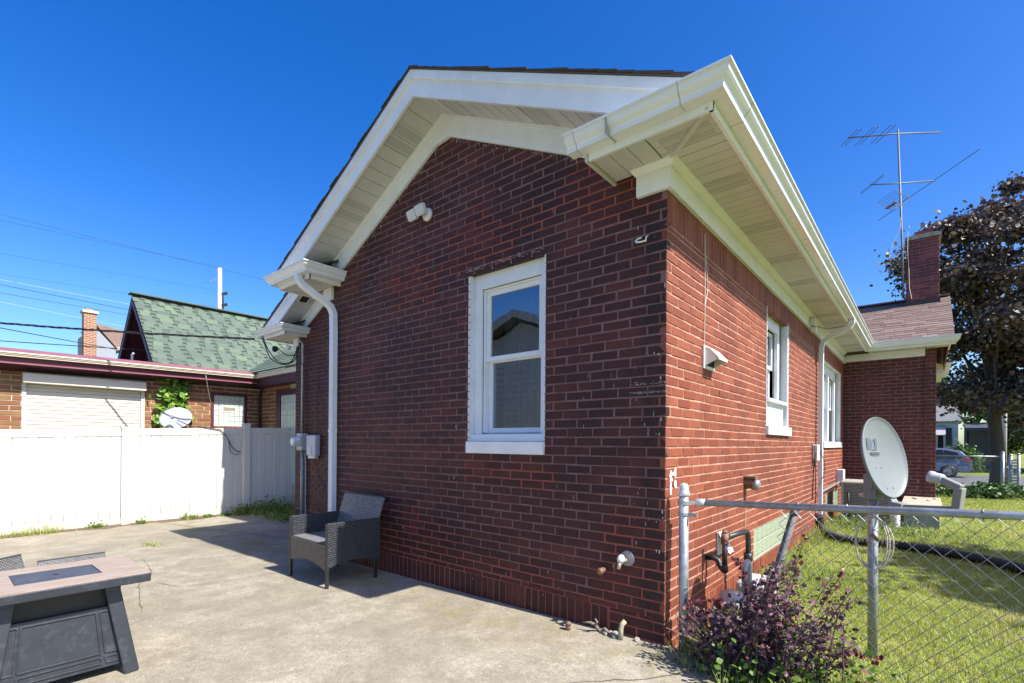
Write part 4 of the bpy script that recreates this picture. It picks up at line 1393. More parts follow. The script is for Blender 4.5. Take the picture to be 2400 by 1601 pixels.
b = MB(); b.tube([(.04, 5.34, 1.3), (.05, 5.30, 1.2), (.04, 5.33, 1.05), (.02, 5.36, .95), (.01, 5.37, .5)], .008, 5); b.tube([(.03, 5.4, 1.08), (.05, 5.3, 1.0), (.03, 5.28, 1.12)], .006, 5); b.tube([(.06, 5.52, 1.25), (.11, 5.66, 1.1), (.12, 5.7, .9), (.06, 5.6, .7)], .005, 5); b.build('loose_wires', M['cable'], t)
t = thing('disconnect_switch', 'grey disconnect box with conduit above the far basement window', 'switch box', (0, 8.0, .55))
b = MB(); b.box((.004, 7.90, .58), (.12, 8.14, .86)); b.build('case', M['plasticgrey'], t, bevel=.01)
b = MB(); b.tube([(.03, 5.8, .58), (.05, 5.95, .585), (.05, 7.9, .62)], .02, 10); b.build('conduit', M['galv'], t, True)
b = MB(); b.tube([(.08, 8.05, .58), (.09, 8.06, .35), (.12, 8.0, .05)], .014, 8); b.build('whip', M['black'], t, True)
t = thing('eave_camera', 'small white motion sensor under the side eave by the downspout', 'sensor', (.06, 4.95, 2.95))
b = MB(); b.box((.036, 4.85, 2.985), (.10, 5.05, 3.085)); b.build('housing', M['plasticgrey'], t, bevel=.01)
b = MB(); b.box((.04, 4.9, 2.9), (.11, 4.98, 2.96)); b.build('sensor_head', M['plasticwhite'], t, bevel=.01)
b = MB(); b.tube([(.09, 5.05, 3.0), (.2, 5.25, 2.98), (.35, 5.5, 3.05)], .004, 5); b.build('lead', M['cable'], t)
r_ = random.Random(21)
for y_, z_, w2, h2 in ((.075, 1.10, .022, .05), (.078, 1.02, .018, .055), (.115, 1.115, .03, .014), (.15, 1.12, .018, .045), (.155, 1.045, .024, .03), (.10, 1.075, .012, .012)):
    b = MB(); b.prism([(.0035, y_ + w2 * math.cos(a_) * r_.uniform(.6, 1.1), z_ + h2 * math.sin(a_) * r_.uniform(.6, 1.1)) for a_ in np.linspace(0, 2 * math.pi, 15)[:-1]], (.0012, 0, 0)); b.build('paint_dab', M['dab'], side)
r_ = random.Random(9)
b = MB()
for k in range(415):     # dribbles of white paint under the frieze and over the window head
    if k < 260 and k % 2: continue
    if k < 260:
        x = r_.uniform(-3.9, -.3); z = 4.14 + rake(x) - abs(r_.gauss(0, .016))
        w_, h_ = r_.uniform(.002, .011), r_.uniform(.002, .018)
    elif k < 330:
        x = r_.uniform(-1.85, -1.0); z = 2.835 + r_.gauss(0, .009); w_, h_ = r_.uniform(.006, .03), r_.uniform(.002, .005)
    elif k < 390:
        x = r_.uniform(-.27, -.02); z = r_.choice((1.715, 1.66, 1.66)) + r_.gauss(0, .004); w_, h_ = r_.uniform(.006, .035), r_.uniform(.002, .005)
    else:
        x = r_.uniform(-.22, -.01); z = r_.uniform(.35, 2.95); w_, h_ = r_.uniform(.002, .006), r_.uniform(.004, .03)
    b.box((x, -.0042, z - h_), (x + w_, .002, z))
tag(b.build('paint_dribbles', simple('dribble_white', (.30, .27, .29), .7, var=.2, scale=40), rear), kind='stuff')

# gas meter with its pipework
t = thing('gas_meter', 'grey gas meter with black iron pipes rising behind the purple shrub', 'gas meter', (.2, 1.0, 0))
b = MB(); b.tube([(-.02, .80, .44), (.05, .80, .445), (.085, .80, .43), (.10, .795, .40), (.11, .79, .38), (.13, .77, .372), (.15, .74, .372), (.155, .725, .385), (.155, .725, .42)], .021, 10); b.tube([(.155, .725, .40), (.155, .725, .60)], .019, 10); b.tube([(.155, .725, .37), (.155, .725, .41)], .026, 10); b.build('riser_pipe', M['blackiron'], t, True)
b = MB(); b.tube([(.155, .725, .575), (.155, .725, .655)], .027, 10); b.tube([(.155, .725, .655), (.155, .725, .675)], .02, 10); b.build('tee', M['rust'], t, True)
b = MB(); b.tube([(.155, .735, .62), (.16, .78, .62)], .026, 10); b.tube([(.155, .75, .62), (.17, 1.20, .605), (.172, 1.25, .595), (.174, 1.275, .565), (.175, 1.28, .5), (.175, 1.28, .24)], .021, 10); b.tube([(.175, 1.28, .42), (.175, 1.28, .36)], .034, 8); b.tube([(.175, 1.28, .29), (.175, 1.28, .24)], .034, 8); b.build('outlet_pipe', M['blackiron'], t, True)
b = MB(); b.tube([(.30, .70, .12)] + arc((.30, .76, .40), .06, math.pi, 0, 8, (0, 1, 0), (0, 0, 1)) + [(.30, .82, .16)], .02, 10); b.build('vent_loop', M['greypipe'], t, True)
b = MB(); b.box((.16, .95, .02), (.40, 1.32, .26)); b.build('meter_body', M['meterbox'], t, bevel=.04)
b = MB(); b.lathe([(0, 0), (.10, 0), (.11, .015), (.04, .05), (0, .055)], (.28, .55, .22), (.3, -.3, 1), 18); b.build('regulator', M['greypipe'], t, True)
b = MB(); b.prism([(.004, 1.02, .42), (.004, 1.16, .42), (.004, 1.16, .60), (.004, 1.02, .60)], (.012, 0, 0)); b.prism([(.014, 1.02, .60), (.10, 1.02, .44), (.10, 1.14, .44), (.014, 1.14, .60)], (.004, 0, .004)); b.build('shield_plate', M['plasticwhite'], t)

# ================================================================ CHAIN-LINK FENCE AT THE HOUSE CORNER
RZ = lambda x: .938 + .0403 * (x - .13)
FY = .10
fence = thing('chain_link_fence', 'galvanised chain-link fence with top rail running right from the house corner', 'fence', (.11, .05, 0))
b = MB(); b.tube([(.108, .05, -.2), (.102, .05, .985)], .0305, 16); b.build('post', M['galv'], fence, True)
b = MB(); b.lathe([(.033, 0), (.036, .003), (.036, .03), (.031, .034), (.031, .045), (.029, .06), (.02, .078), (.0, .086)], (.102, .05, .98), (0, 0, 1), 18); b.build('post_cap', simple('zinc_cap', (.66, .67, .68), .4, .6, var=.1, scale=20), fence, True)
b = MB(); b.tube([(.103, .05, .855), (.103, .05, .875)], .035, 16); b.tube([(.103, .05, .925), (.103, .05, .95)], .035, 16); b.bar((.13, .045, .865), (.19, .04, .865), .012, .022); b.bar((.13, .06, .94), (.165, .085, .938), .02, .018); b.build('brace_band', M['galv'], fence)
b = MB(); b.tube([(.16, FY, RZ(.16)), (.22, FY, RZ(.22))], .025, 14); b.build('rail_cup', simple('zinc_cup', (.6, .61, .62), .4, .6, var=.1, scale=20), fence, True)
b = MB(); b.tube([(.21, FY, RZ(.21)), (3.4, FY, RZ(3.4))], .0205, 14); b.build('top_rail', M['galv'], fence, True)
b = MB(); b.tube([(2.75, FY, -.2), (2.75, FY, RZ(2.75))], .0305, 12); b.build('post', M['galv'], fence, True)
for x in (.74, .97, 1.5, 1.95, 2.4):
    b = MB(); b.tube([(x + .004, FY - .02, RZ(x) - .03)] + arc((x, FY, RZ(x)), .0235, -2.2, 2.6, 8, (0, 1, 0), (0, 0, 1)), .0035, 5); b.build('tie_wire', M['galv'], fence, True)
# zig-zag wires woven into diamonds
DW, DH = .038, .038
x = .64
wi = 0
while x < 3.2:
    n = int((RZ(x) - .03) / DH)
    pts = []
    for k in range(n + 1):
        z = RZ(x) - .02 - k * DH
        side_ = ((k + wi) % 2)
        slack = max(0.0, .9 - x) * .45
        xx = x + (DW if side_ else 0) + (slack * (k / n) ** 1.2 * .25) - max(0, .75 - x) * .9 * (1 - k / n) * 0 + .012 * math.sin(k * .35 + x * 3) * (1.0 if x < 1.0 else .3)
        yy = FY - .024 + (.0035 if side_ else -.0035) + .010 * math.sin(k * .25 + x * 6) * (1.0 if x < 1.0 else .35)
        pts.append((xx, yy, z + .006 * math.sin(x * 5)))
    b = MB(); b.tube(pts, .0022, 4, cap=False); b.build('wire', M['galv'], fence)
    x += DW
    wi += 1
# loose tension post leaning in the slack end of the mesh
t = thing('leaning_pole', 'weathered grey pole leaning under the fence rail behind the shrub', 'pole', (.52, .1, 0))
b = MB(); b.tube([(.52, .14, .02), (.575, .14, .38), (.715, .14, RZ(.7) - .035)], .021, 12); b.tube([(.712, .14, RZ(.7) - .045), (.718, .14, RZ(.7) - .028)], .024, 12); b.build('pole', simple('weathered_zinc', (.13, .125, .125), .75, .1, var=.35, scale=16, dirt=.6, dirtcol=(.10, .07, .05)), t, True)

# ================================================================ SATELLITE DISH ON ITS MAST
dish = thing('satellite_dish', 'grey oval satellite dish on a steel mast behind the chain-link fence', 'satellite dish', (1.047, .697, 0))
b = MB(); b.tube([(1.047, .697, -.1), (1.043, .697, 1.12)], .027, 14); b.build('mast', M['galv'], dish, True)
el = math.radians(12)
nh = V(.90, -.435, 0).normalized()
n_ = nh * math.cos(el) + V(0, 0, math.sin(el))
s_ = V(0, 0, 1).cross(nh).normalized()      # across the dish
t_ = n_.cross(s_) * -1
if t_.z < 0: t_ = -t_
dc = V(1.105, .672, 1.245)
A_, B_, DP = .205, .246, .042
b = MB()
NR, NA = 10, 48
vs = [dc - n_ * DP]
for i in range(1, NR + 1):
    rho = i / NR
    for k in range(NA):
        a = 2 * math.pi * k / NA
        vs.append(dc + s_ * (A_ * rho * math.cos(a)) + t_ * (B_ * rho * math.sin(a)) + n_ * (DP * (rho * rho - 1)))
fr = [(0, 1 + k, 1 + (k + 1) % NA) for k in range(NA)]
fr += [(1 + (i - 1) * NA + k, 1 + i * NA + k, 1 + i * NA + (k + 1) % NA, 1 + (i - 1) * NA + (k + 1) % NA) for i in range(1, NR) for k in range(NA)]
# rolled rim and back skin
rim = []
for off, sc in ((.004, 1.012), (-.004, 1.022), (-.014, 1.016)):
    base_i = len(vs)
    for k in range(NA):
        a = 2 * math.pi * k / NA
        vs.append(dc + s_ * (A_ * sc * math.cos(a)) + t_ * (B_ * sc * math.sin(a)) + n_ * off)
    rim.append(base_i)
prev = 1 + (NR - 1) * NA
for ri in rim:
    fr += [(prev + k, ri + k, ri + (k + 1) % NA, prev + (k + 1) % NA) for k in range(NA)]
    prev = ri
bi = len(vs)
vs.append(dc - n_ * (DP + .012))
fr += [(prev + k, bi, prev + (k + 1) % NA) for k in range(NA)]
b.add(vs, fr)
refl = b.build('reflector', M['dish'], dish, True)


def on_dish(u, v, lift=.003):
    rho2 = (u / A_) ** 2 + (v / B_) ** 2
    return dc + s_ * u + t_ * v + n_ * (DP * (rho2 - 1) + lift)


def decal(poly, parent, name, mat):
    """flat print following the bowl: polygon in dish (u, v) coordinates"""
    b = MB(); b.add([on_dish(u, v) for u, v in poly], [tuple(range(len(poly)))]); return b.build(name, mat, parent)


sg = 1 if s_.dot(RT) > 0 else -1
U = lambda u: u * sg
LU, LV, LS = -.062, .085, .036     # logo centre and half-size
# "D" half of the emblem, then the right-hand half with its crescent gap
dpoly = [(-1, 1), (-.45, 1)] + [(-.45 + .75 * math.sin(a), math.cos(a)) for a in np.linspace(.15, math.pi - .6, 10)] + [(-.35, -.93), (-1, -1)]
decal([(U(LU + LS * 1.75 * x), LV + LS * y) for x, y in dpoly], refl, 'emblem', simple('logo_grey', (.10, .125, .145), .5, var=.2))
rpoly = [(1, 1), (1, -1), (-.25, -1)] + [(-.25 + .95 * math.sin(a), -math.cos(a)) for a in np.linspace(.25, 2.3, 10)] + [(.62, .93)]
decal([(U(LU + LS * 1.75 * x), LV + LS * y) for x, y in rpoly], refl, 'emblem', simple('logo_grey_2', (.10, .125, .145), .5, var=.2))


def lettering(txt, parent, name, mat, origin, ux, uy, size, bold=0.0, wide=1.0):
    cu = bpy.data.curves.new(name, 'FONT')
    cu.body = txt
    cu.size = size
    cu.align_x = 'CENTER'
    cu.extrude = .0004
    cu.offset = bold
    o = bpy.data.objects.new(name, cu)
    COL.objects.link(o)
    o.data.materials.append(mat)
    dg = bpy.context.evaluated_depsgraph_get()
    me = bpy.data.meshes.new_from_object(o.evaluated_get(dg))
    bpy.data.objects.remove(o)
    o = bpy.data.objects.new(name, me)
    COL.objects.link(o)
    adopt(o, parent)
    ux, uy = V(ux).normalized(), V(uy).normalized()
    uz = ux.cross(uy)
    ux = ux * wide
    o.matrix_basis = Matrix(((ux.x, uy.x, uz.x, origin[0]), (ux.y, uy.y, uz.y, origin[1]), (ux.z, uy.z, uz.z, origin[2]), (0, 0, 0, 1)))
    return o


lettering('DIRECTV', refl, 'lettering', M['ink'], on_dish(U(LU), LV - LS * 1.95, .004), s_ * sg, t_ + n_ * .06, .027, .0012, 1.35)
for u, v in ((-.05, -.06), (.01, -.06), (-.02, -.19), (.04, -.19)):
    b = MB(); b.lathe([(0, 0), (.006, 0), (.005, .004), (0, .005)], on_dish(U(u), v, 0), n_, 8); b.build('bolt', M['galv'], refl)
b = MB(); b.bar(dc - n_ * .06 - t_ * .1, V(1.045, .697, 1.03), .10, .03, n_); b.bar(V(1.045, .697, .98), V(1.045, .697, 1.14), .085, .075, n_); b.build('bracket', M['dishgrey'], dish, bevel=.006)
foot = dc - t_ * .265 - n_ * .01
b = MB(); b.bar(dc - n_ * .055 - t_ * .16, foot - t_ * .02, .06, .03, n_); b.bar(foot - t_ * .02 - n_ * .02, foot + n_ * .05 - t_ * .045, .07, .045); b.build('foot_bracket', M['dishgrey'], dish, bevel=.006)
el_ = foot + nh * .31 + V(0, 0, .0)
b = MB(); b.bar(foot - t_ * .035 + n_ * .02, el_ + V(0, 0, -.01), .03, .022); b.build('feed_arm', M['dishgrey'], dish, bevel=.004)
b = MB(); b.bar(el_ + V(0, 0, -.02), el_ + V(.012, -.01, .105), .05, .04, nh); b.bar(el_ + V(.018, -.012, .10), el_ - nh * .075 + V(0, 0, .145), .045, .04); b.build('feed_bracket', simple('lnb_grey', (.22, .22, .20), .55), dish, bevel=.006)
lc = el_ - nh * .07 + V(0, 0, .145)
b = MB(); b.lathe([(0, -.01), (.026, -.008), (.029, .0), (.029, .035), (.033, .04), (.033, .06), (.0, .068)], lc, -nh * .95 + V(0, 0, .2), 16); b.build('feed_horn', simple('horn_grey', (.38, .39, .40), .5), dish, True)
t = thing('cable_coil', 'loop of pale coax cable hung on the dish mast', 'cable', (1.05, .66, .65))
b = MB()
for kk, (dx, r1, r2) in enumerate(((.0, .085, .17), (.008, .095, .155), (-.006, .078, .162))):
    pts = [(1.045 + dx + r1 * math.sin(a) * 1.0, .655 + .008 * kk - .02 * math.cos(a), .715 + r2 * math.cos(a)) for a in np.linspace(0, 2 * math.pi, 30)]
    b.tube(pts, .0045, 6)
b.build('coil', M['whitecable'], t, True)
b = MB(); b.bar((1.04, .64, .77), (1.075, .64, .735), .03, .02); b.build('splice', M['rust'], t)

# ================================================================ AIR CONDITIONER, WELL BOX, DRAIN HOSE
t = thing('air_conditioner', 'grey outdoor air-conditioner with louvred sides in the far corner of the yard', 'air conditioner', (.55, 7.4, 0))
x0, x1, y0, y1, zb, zt = .20, .86, 7.0, 7.66, .04, .66
b = MB(); b.box((x0 + .02, y0 + .02, zb), (x1 - .02, y1 - .02, zt)); b.build('coil_core', M['acslat'], t)
for i in range(24):
    z = zb + .04 + i * .0245
    b = MB(); b.box((x0, y0, z), (x1, y0 + .014, z + .011)); b.box((x0, y0 + .0145, z), (x0 + .014, y1, z + .011)); b.box((x1 - .014, y0 + .0145, z), (x1, y1, z + .011)); b.build('louvre', M['acbody'], t)
b = MB()
for xx, yy in ((x0, y0), (x1, y0), (x0, y1), (x1, y1)): b.box((xx - .018, yy - .018, 0), (xx + .018, yy + .018, zt))
b.build('corner_post', M['acbody'], t)
b = MB(); b.prism([(x0 - .03, y0 - .03, zt), (x1 + .03, y0 - .03, zt), (x1 + .03, y1 + .03, zt), (x0 - .03, y1 + .03, zt)], (0, 0, .045)); b.build('top_cover', M['acbody'], t, bevel=.02)
b = MB(); b.prism([(.53 + .105 * math.cos(a), y0 - .012, .485 + .032 * math.sin(a)) for a in np.linspace(0, 2 * math.pi, 20)[:-1]], (0, .01, 0)); bd = b.build('badge', M['plasticwhite'], t)
lettering('LENNOX', bd, 'lettering', simple('badge_red', (.45, .02, .02), .4), (.53, y0 - .0135, .468), (1, 0, 0), (0, 0, 1), .045, .001, 1.1)
b = MB(); b.tube([(x0 + .1, y0 - .05, .1), (x0 + .09, y0 - .03, .5), (.13, y0 + .4, .62)], .02, 8); b.build('line_set', M['black'], t, True)
t = thing('well_cover', 'grey metal window-well box with rust-stained lid and stones by the bay', 'box', (1.2, 7.9, 0))
b = MB(); b.box((1.02, 7.15, 0), (1.46, YB - .01, .33)); b.build('box', simple('blue_grey_metal', (.20, .23, .25), .5, .2, var=.12), t)
b = MB(); b.box((.98, 7.1, .33), (1.50, YB - .012, .36)); b.build('lid', simple('rust_stained_lid', (.42, .36, .28), .8, var=.2, scale=5, dirt=.7, dirtcol=(.36, .17, .06)), t, bevel=.006)
for i, (x, y, r) in enumerate(((1.15, 8.3, .045), (1.33, 8.1, .03), (1.42, 8.5, .03))):
    s = thing('stone', ['pale stone lying on the rusty well lid beside the wall', 'small grey stone near the middle of the rusty well lid', 'little stone at the far right of the rusty well lid'][i], 'stone', (x, y, .36))
    b = MB(); b.lathe([(0, 0), (r, r * .2), (r * 1.05, r * .5), (r * .5, r * .9), (0, r)], (x, y, .358), (.1, .1, 1), 9); b.build('rock', simple('stone_%d' % i, (.4, .38, .35), .9, var=.2), s)
t = thing('fluted_vent_pipe', 'grey ribbed vent pipe standing beside the air-conditioner', 'pipe', (.93, 6.75, 0))
b = MB()
pts, rr = [], []
for i in range(56): pts.append((.93, 6.75, -.05 + i * .008)); rr.append(.062 if i % 2 else .055)
b.tube(pts, rr, 14); b.build('ribbed_pipe', M['plasticgrey'], t, False)

hose = [(.06, 5.70, .26), (.06, 5.70, .16), (.08, 5.62, .09), (.15, 5.4, .06), (.28, 5.1, .055), (.5, 4.85, .055), (.8, 4.78, .055), (1.1, 4.82, .055), (1.45, 4.70, .055), (1.8, 4.45, .055), (2.1, 4.1, .055), (2.5, 3.5, .055), (3.0, 2.9, .055)]
sp = []
for i in range(len(hose) - 1):
    a, c = V(hose[i]), V(hose[i + 1])
    n = max(2, int((c - a).length / .0095))
    q = [V(hose[max(0, min(len(hose) - 1, i + d))]) for d in (-1, 0, 1, 2)]
    for k in range(n):
        u = k / n
        sp.append(.5 * ((2 * q[1]) + (q[2] - q[0]) * u + (2 * q[0] - 5 * q[1] + 4 * q[2] - q[3]) * u * u + (3 * q[1] - q[0] - 3 * q[2] + q[3]) * u ** 3))
b = MB(); b.tube(sp, [.042 if (i // 2 % 2) else .056 for i in range(len(sp))], 12)
t = thing('drain_hose', 'black corrugated drain hose snaking from the downspout across the lawn', 'hose', (.06, 5.7, 0))
b.build('hose', simple('black_poly', (.02, .021, .022), .6, var=.2), t, False)

# ================================================================ ROOF ANTENNA
t = thing('tv_antenna', 'tall rooftop TV antenna with two booms and a corner reflector beside the chimney', 'antenna', (.87, 10.46, 4.5))
b = MB(); b.tube([(.90, 10.46, 4.55), (.885, 10.46, 5.3), (.787, 10.46, 8.17)], .019, 10); b.build('mast', M['steel'], t, True)
for z_ in (5.05, 5.55):
    b = MB(); b.bar((.885, 10.44, z_), (.95, 10.55, z_), .02, .04); b.build('chimney_bracket', M['rust'], t)
b = MB(); b.tube([(-.06, 9.95, 8.08), (.788, 10.46, 8.08), (1.50, 10.98, 8.08)], .014, 8); b.build('upper_boom', M['steel'], t, True)
bd_ = V(.85, .53, 0).normalized()
ed_ = V(-.58, .82, 0).normalized()
for d, l1, l2 in ((.02, .33, .32), (.10, .33, .30), (.32, .36, .32), (.41, .36, .30), (.63, .40, .32), (.73, .40, .31)):
    c = V(-.06, 9.95, 8.075) + bd_ * d
    b = MB(); b.tube([c - ed_ * l1, c + ed_ * l2], .0065, 6); b.build('element', M['steel'], t)
b = MB(); b.tube([(.34, 10.13, 6.99), (.83, 10.46, 6.99), (1.40, 10.79, 6.99)], .013, 8); b.build('lower_boom', M['steel'], t, True)
c = V(.36, 10.14, 6.99)
b = MB(); b.tube([c - ed_ * .36 + V(0, 0, .02), c + ed_ * .36 + V(0, 0, .02), c + ed_ * .38, c + ed_ * .36 - V(0, 0, .02), c - ed_ * .36 - V(0, 0, .02), c - ed_ * .38, c - ed_ * .36 + V(0, 0, .02)], .006, 6); b.build('folded_dipole', M['steel'], t)
b = MB(); b.tube([V(1.385, 10.78, 6.99) - ed_ * 1.15, V(1.385, 10.78, 6.99) + ed_ * 1.05], .007, 6); b.build('long_element', M['steel'], t)
# corner reflector: two fans of rods meeting at the mast
ap = V(.86, 10.42, 6.5)
for zs_, nm in ((1, 'upper_fan'), (-1, 'lower_fan')):
    b = MB()
    fr_ = -bd_ * .30 + V(0, 0, .20 * zs_)
    for e in (-.27, .27): b.tube([ap + ed_ * e, ap + ed_ * e + fr_], .008, 6)
    for k in range(7): b.tube([ap + fr_ * (k / 6) - ed_ * .27, ap + fr_ * (k / 6) + ed_ * .27], .0045, 5)
    b.build(nm, M['steel'], t)
b = MB(); b.bar(ap, ap - bd_ * .26, .02, .02); b.bar(ap - bd_ * .2 - ed_ * .16, ap - bd_ * .2 + ed_ * .16, .07, .015); b.build('driven_element', M['steel'], t)
b = MB(); b.tube([(.85, 10.45, 6.3), (.84, 10.43, 6.0), (.72, 10.42, 5.7), (.66, 10.4, 5.45), (.67, 10.4, 5.35)], .007, 5); b.tube([(.97, 10.47, 5.9), (.965, 10.46, 5.5), (.99, 10.46, 5.1), (1.0, 10.46, 4.7), (1.04, 10.46, 4.45)], .007, 5); b.build('lead_cable', M['whitecable'], t)

# ================================================================ PATIO FURNITURE
def wicker_chair(loc, rz, label, group):
    """faces local -Y; width .74, seat .38"""
    t = lthing('wicker_chair', label, 'chair', loc, rz, group)
    W, D = .37, .27
    bk = .03
    for sx in (-1, 1):
        for sy in (-1, 1):
            b = MB(); b.bar((sx * (W - .014), sy * (D - .014), 0), (sx * (W - .014), sy * (D - .014), .2 if sy > 0 else .595), .026, .026); b.build('leg', M['chairframe'], t)
        # arm panel with arched lower edge
        pts = [(-D + .012, .60), (D + bk, .60)]
        n = 10
        low = [(-D + .012 + (2 * D + bk - .012) * i / n, .175 + .05 * math.sin(math.pi * i / n) + .008 * (n - i) / n) for i in range(n + 1)][::-1]
        xo = sx * W
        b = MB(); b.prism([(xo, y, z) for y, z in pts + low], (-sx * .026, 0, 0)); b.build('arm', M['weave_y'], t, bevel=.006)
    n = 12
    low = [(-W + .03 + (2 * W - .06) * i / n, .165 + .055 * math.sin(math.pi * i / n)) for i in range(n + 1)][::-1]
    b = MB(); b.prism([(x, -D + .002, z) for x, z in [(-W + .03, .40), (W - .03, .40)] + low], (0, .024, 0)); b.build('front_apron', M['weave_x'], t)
    b = MB(); b.box((-W + .028, -D + .027, .385), (W - .028, D + .02, .405)); b.build('seat', M['seatmesh'], t, bevel=.006)
    # leaning backrest, slightly bowed
    nu, nv = 8, 6
    vs = []
    for k in range(2):
        for j in range(nv + 1):
            v = j / nv
            for i in range(nu + 1):
                u = i / nu * 2 - 1
                vs.append((u * (W - .008), D - .06 + .13 * v - .012 * math.cos(u * 1.4) + k * .022, .40 + .385 * v))
    m = (nu + 1) * (nv + 1)
    fs = []
    for j in range(nv):
        for i in range(nu):
            a = j * (nu + 1) + i
            fs += [(a, a + 1, a + nu + 2, a + nu + 1), (m + a + nu + 1, m + a + nu + 2, m + a + 1, m + a)]
    for i in range(nu): a = nv * (nu + 1) + i; fs += [(a, a + 1, m + a + 1, m + a), (m + i, m + i + 1, i + 1, i)]
    for j in range(nv): a = j * (nu + 1); c = a + nu; fs += [(a, a + nu + 1, m + a + nu + 1, m + a), (m + c, m + c + nu + 1, c + nu + 1, c)]
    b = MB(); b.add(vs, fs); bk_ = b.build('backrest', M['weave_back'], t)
    b = MB(); b.tube([(-W + .01, D + .075, .79), (W - .01, D + .075, .79)], .014, 8); b.build('top_rail', M['weave_y'], bk_)
    return t


chair = wicker_chair((-3.245, -.46, PZ(-3.2)), math.radians(-1.0), 'dark wicker armchair against the rear brick wall, partly in shade', 'wicker patio chairs')
copy_thing(chair, (-3.60, -2.33, PZ(-3.6)), math.radians(95), 'small dark wicker chair behind the fire table, nearer the house', .56)
copy_thing(chair, (-3.70, -2.66, PZ(-3.7)), math.radians(-52 + 180), 'small dark wicker chair behind the fire table at the left picture edge', .60)

t = thing('fire_table', 'charcoal metal fire-pit table with wood-look top at the lower left', 'table', (-2.48, -2.61, PZ(-2.5)))
TX0, TX1, TY0, TY1, TZ = -2.80, -2.16, -2.98, -2.24, .55
b = MB(); b.box((TX0, TY0, TZ - .055), (TX1, TY1, TZ - .006)); b.build('top_edge', M['firetable'], t, bevel=.005)
LX0, LX1, LY0, LY1 = -2.645, -2.335, -2.79, -2.43
for (a, c) in (((TX0 + .004, TY0 + .004), (LX0, TY1 - .004)), ((LX1, TY0 + .004), (TX1 - .004, TY1 - .004)), ((LX0 + .001, TY0 + .004), (LX1 - .001, LY0)), ((LX0 + .001, LY1), (LX1 - .001, TY1 - .004))):
    b = MB(); b.box((a[0], a[1], TZ - .006), (c[0], c[1], TZ)); b.build('top_board', M['woodtop'], t)
b = MB(); b.box((LX0 + .004, LY0 + .004, TZ - .012), (LX1 - .004, LY1 - .004, TZ - .003)); lid = b.build('burner_lid', M['firelid'], t)
b = MB(); b.lathe([(0, 0), (.014, 0), (.013, .0015), (0, .0015)], ((LX0 + LX1) / 2, (LY0 + LY1) / 2, TZ - .003), (0, 0, 1), 20); b.build('finger_hole', M['dark'], lid)
# body splays outwards to the foot
gz0 = PZ(-2.5)
def ring(z, e): return [(TX0 + .17 - e, TY0 + .17 - e, z), (TX1 - .17 + e, TY0 + .17 - e, z), (TX1 - .17 + e, TY1 - .17 + e, z), (TX0 + .17 - e, TY1 - .17 + e, z)]
r0, r1, r2 = ring(TZ - .055, .03), ring(.36, .035), ring(.03, .075)
b = MB(); b.add(r1 + r2, [(0, 4, 5, 1), (1, 5, 6, 2), (2, 6, 7, 3), (3, 7, 4, 0)]); b.build('body', M['firetable'], t)
b = MB(); b.add(ring(TZ - .06, .0) + ring(.355, .0), [(0, 4, 5, 1), (1, 5, 6, 2), (2, 6, 7, 3), (3, 7, 4, 0)]); b.build('burner_housing', M['black'], t)
b = MB(); b.add(r1, [(0, 1, 2, 3)]); b.build('shelf', M['firetable'], t)
for i in range(4):
    sx = -1 if i in (0, 3) else 1; sy = -1 if i in (0, 1) else 1
    tp = V(r0[i]) + V(sx * -.02, sy * -.02, 0); ft = V(r2[i]) + V(sx * .018, sy * .018, 0); ft.z = gz0
    b = MB(); b.bar(tp, ft, .07, .07, (0, 1, 0)); b.build('leg', M['firetable'], t, bevel=.005)
# embossed frames on the panel that faces the house corner side (+X) and the front
pa = lambda u, v, o=.004: V(r2[1]).lerp(V(r2[2]), u) * (1 - v) + V(r1[1]).lerp(V(r1[2]), u) * v + V(o, 0, .001)
def emb(u0, u1, v0, v1):
    b = MB()
    for (a, c) in (((u0, v0), (u1, v0)), ((u1, v0), (u1, v1)), ((u1, v1), (u0, v1)), ((u0, v1), (u0, v0))):
        b.bar(pa(*a), pa(*c), .008, .008, (1, 0, 0))
    return b.build('embossed_frame', M['firetable'], t, bevel=.002)
emb(.17, .80, .24, .93); emb(.06, .14, .24, .93); emb(.84, .94, .24, .93); emb(.17, .80, .07, .17); emb(.84, .94, .07, .17)

# ================================================================ VINYL FENCE ON THE LEFT
FX = -8.95
FT = lambda y: 1.50 + .034 * (y + 1.0)
gf = PZ(FX)


def vinyl_panel(parent, y0, y1, tilt=0.0):
    h = lambda y: FT(y) + tilt * (y - y0)
    b = MB(); b.prism([(FX + .025, y0, h(y0) - .12), (FX + .025, y1, h(y1) - .12), (FX + .025, y1, h(y1)), (FX + .025, y0, h(y0))], (-.05, 0, 0)); b.build('top_rail', M['vinyl'], parent, bevel=.006)
    b = MB(); b.prism([(FX + .022, y0, gf + .02), (FX + .022, y1, gf + .02), (FX + .022, y1, gf + .13), (FX + .022, y0, gf + .13)], (-.045, 0, 0)); b.build('bottom_rail', M['vinyl'], parent, bevel=.006)
    n = max(3, round((y1 - y0) / .145))
    for i in range(n):
        a, c = y0 + (y1 - y0) * i / n, y0 + (y1 - y0) * (i + 1) / n
        xo = FX + .014 + .002 * math.sin(i * 2.3)
        b = MB(); b.prism([(xo - .011, a, gf + .12), (xo, a + .011, gf + .12), (xo, c - .011, gf + .12), (xo - .011, c - .004, gf + .12), (xo - .024, c - .004, gf + .12), (xo - .024, a, gf + .12)], (0, 0, FT(a) - .115 - gf - .12)); b.build('plank', M['vinyl'], parent)


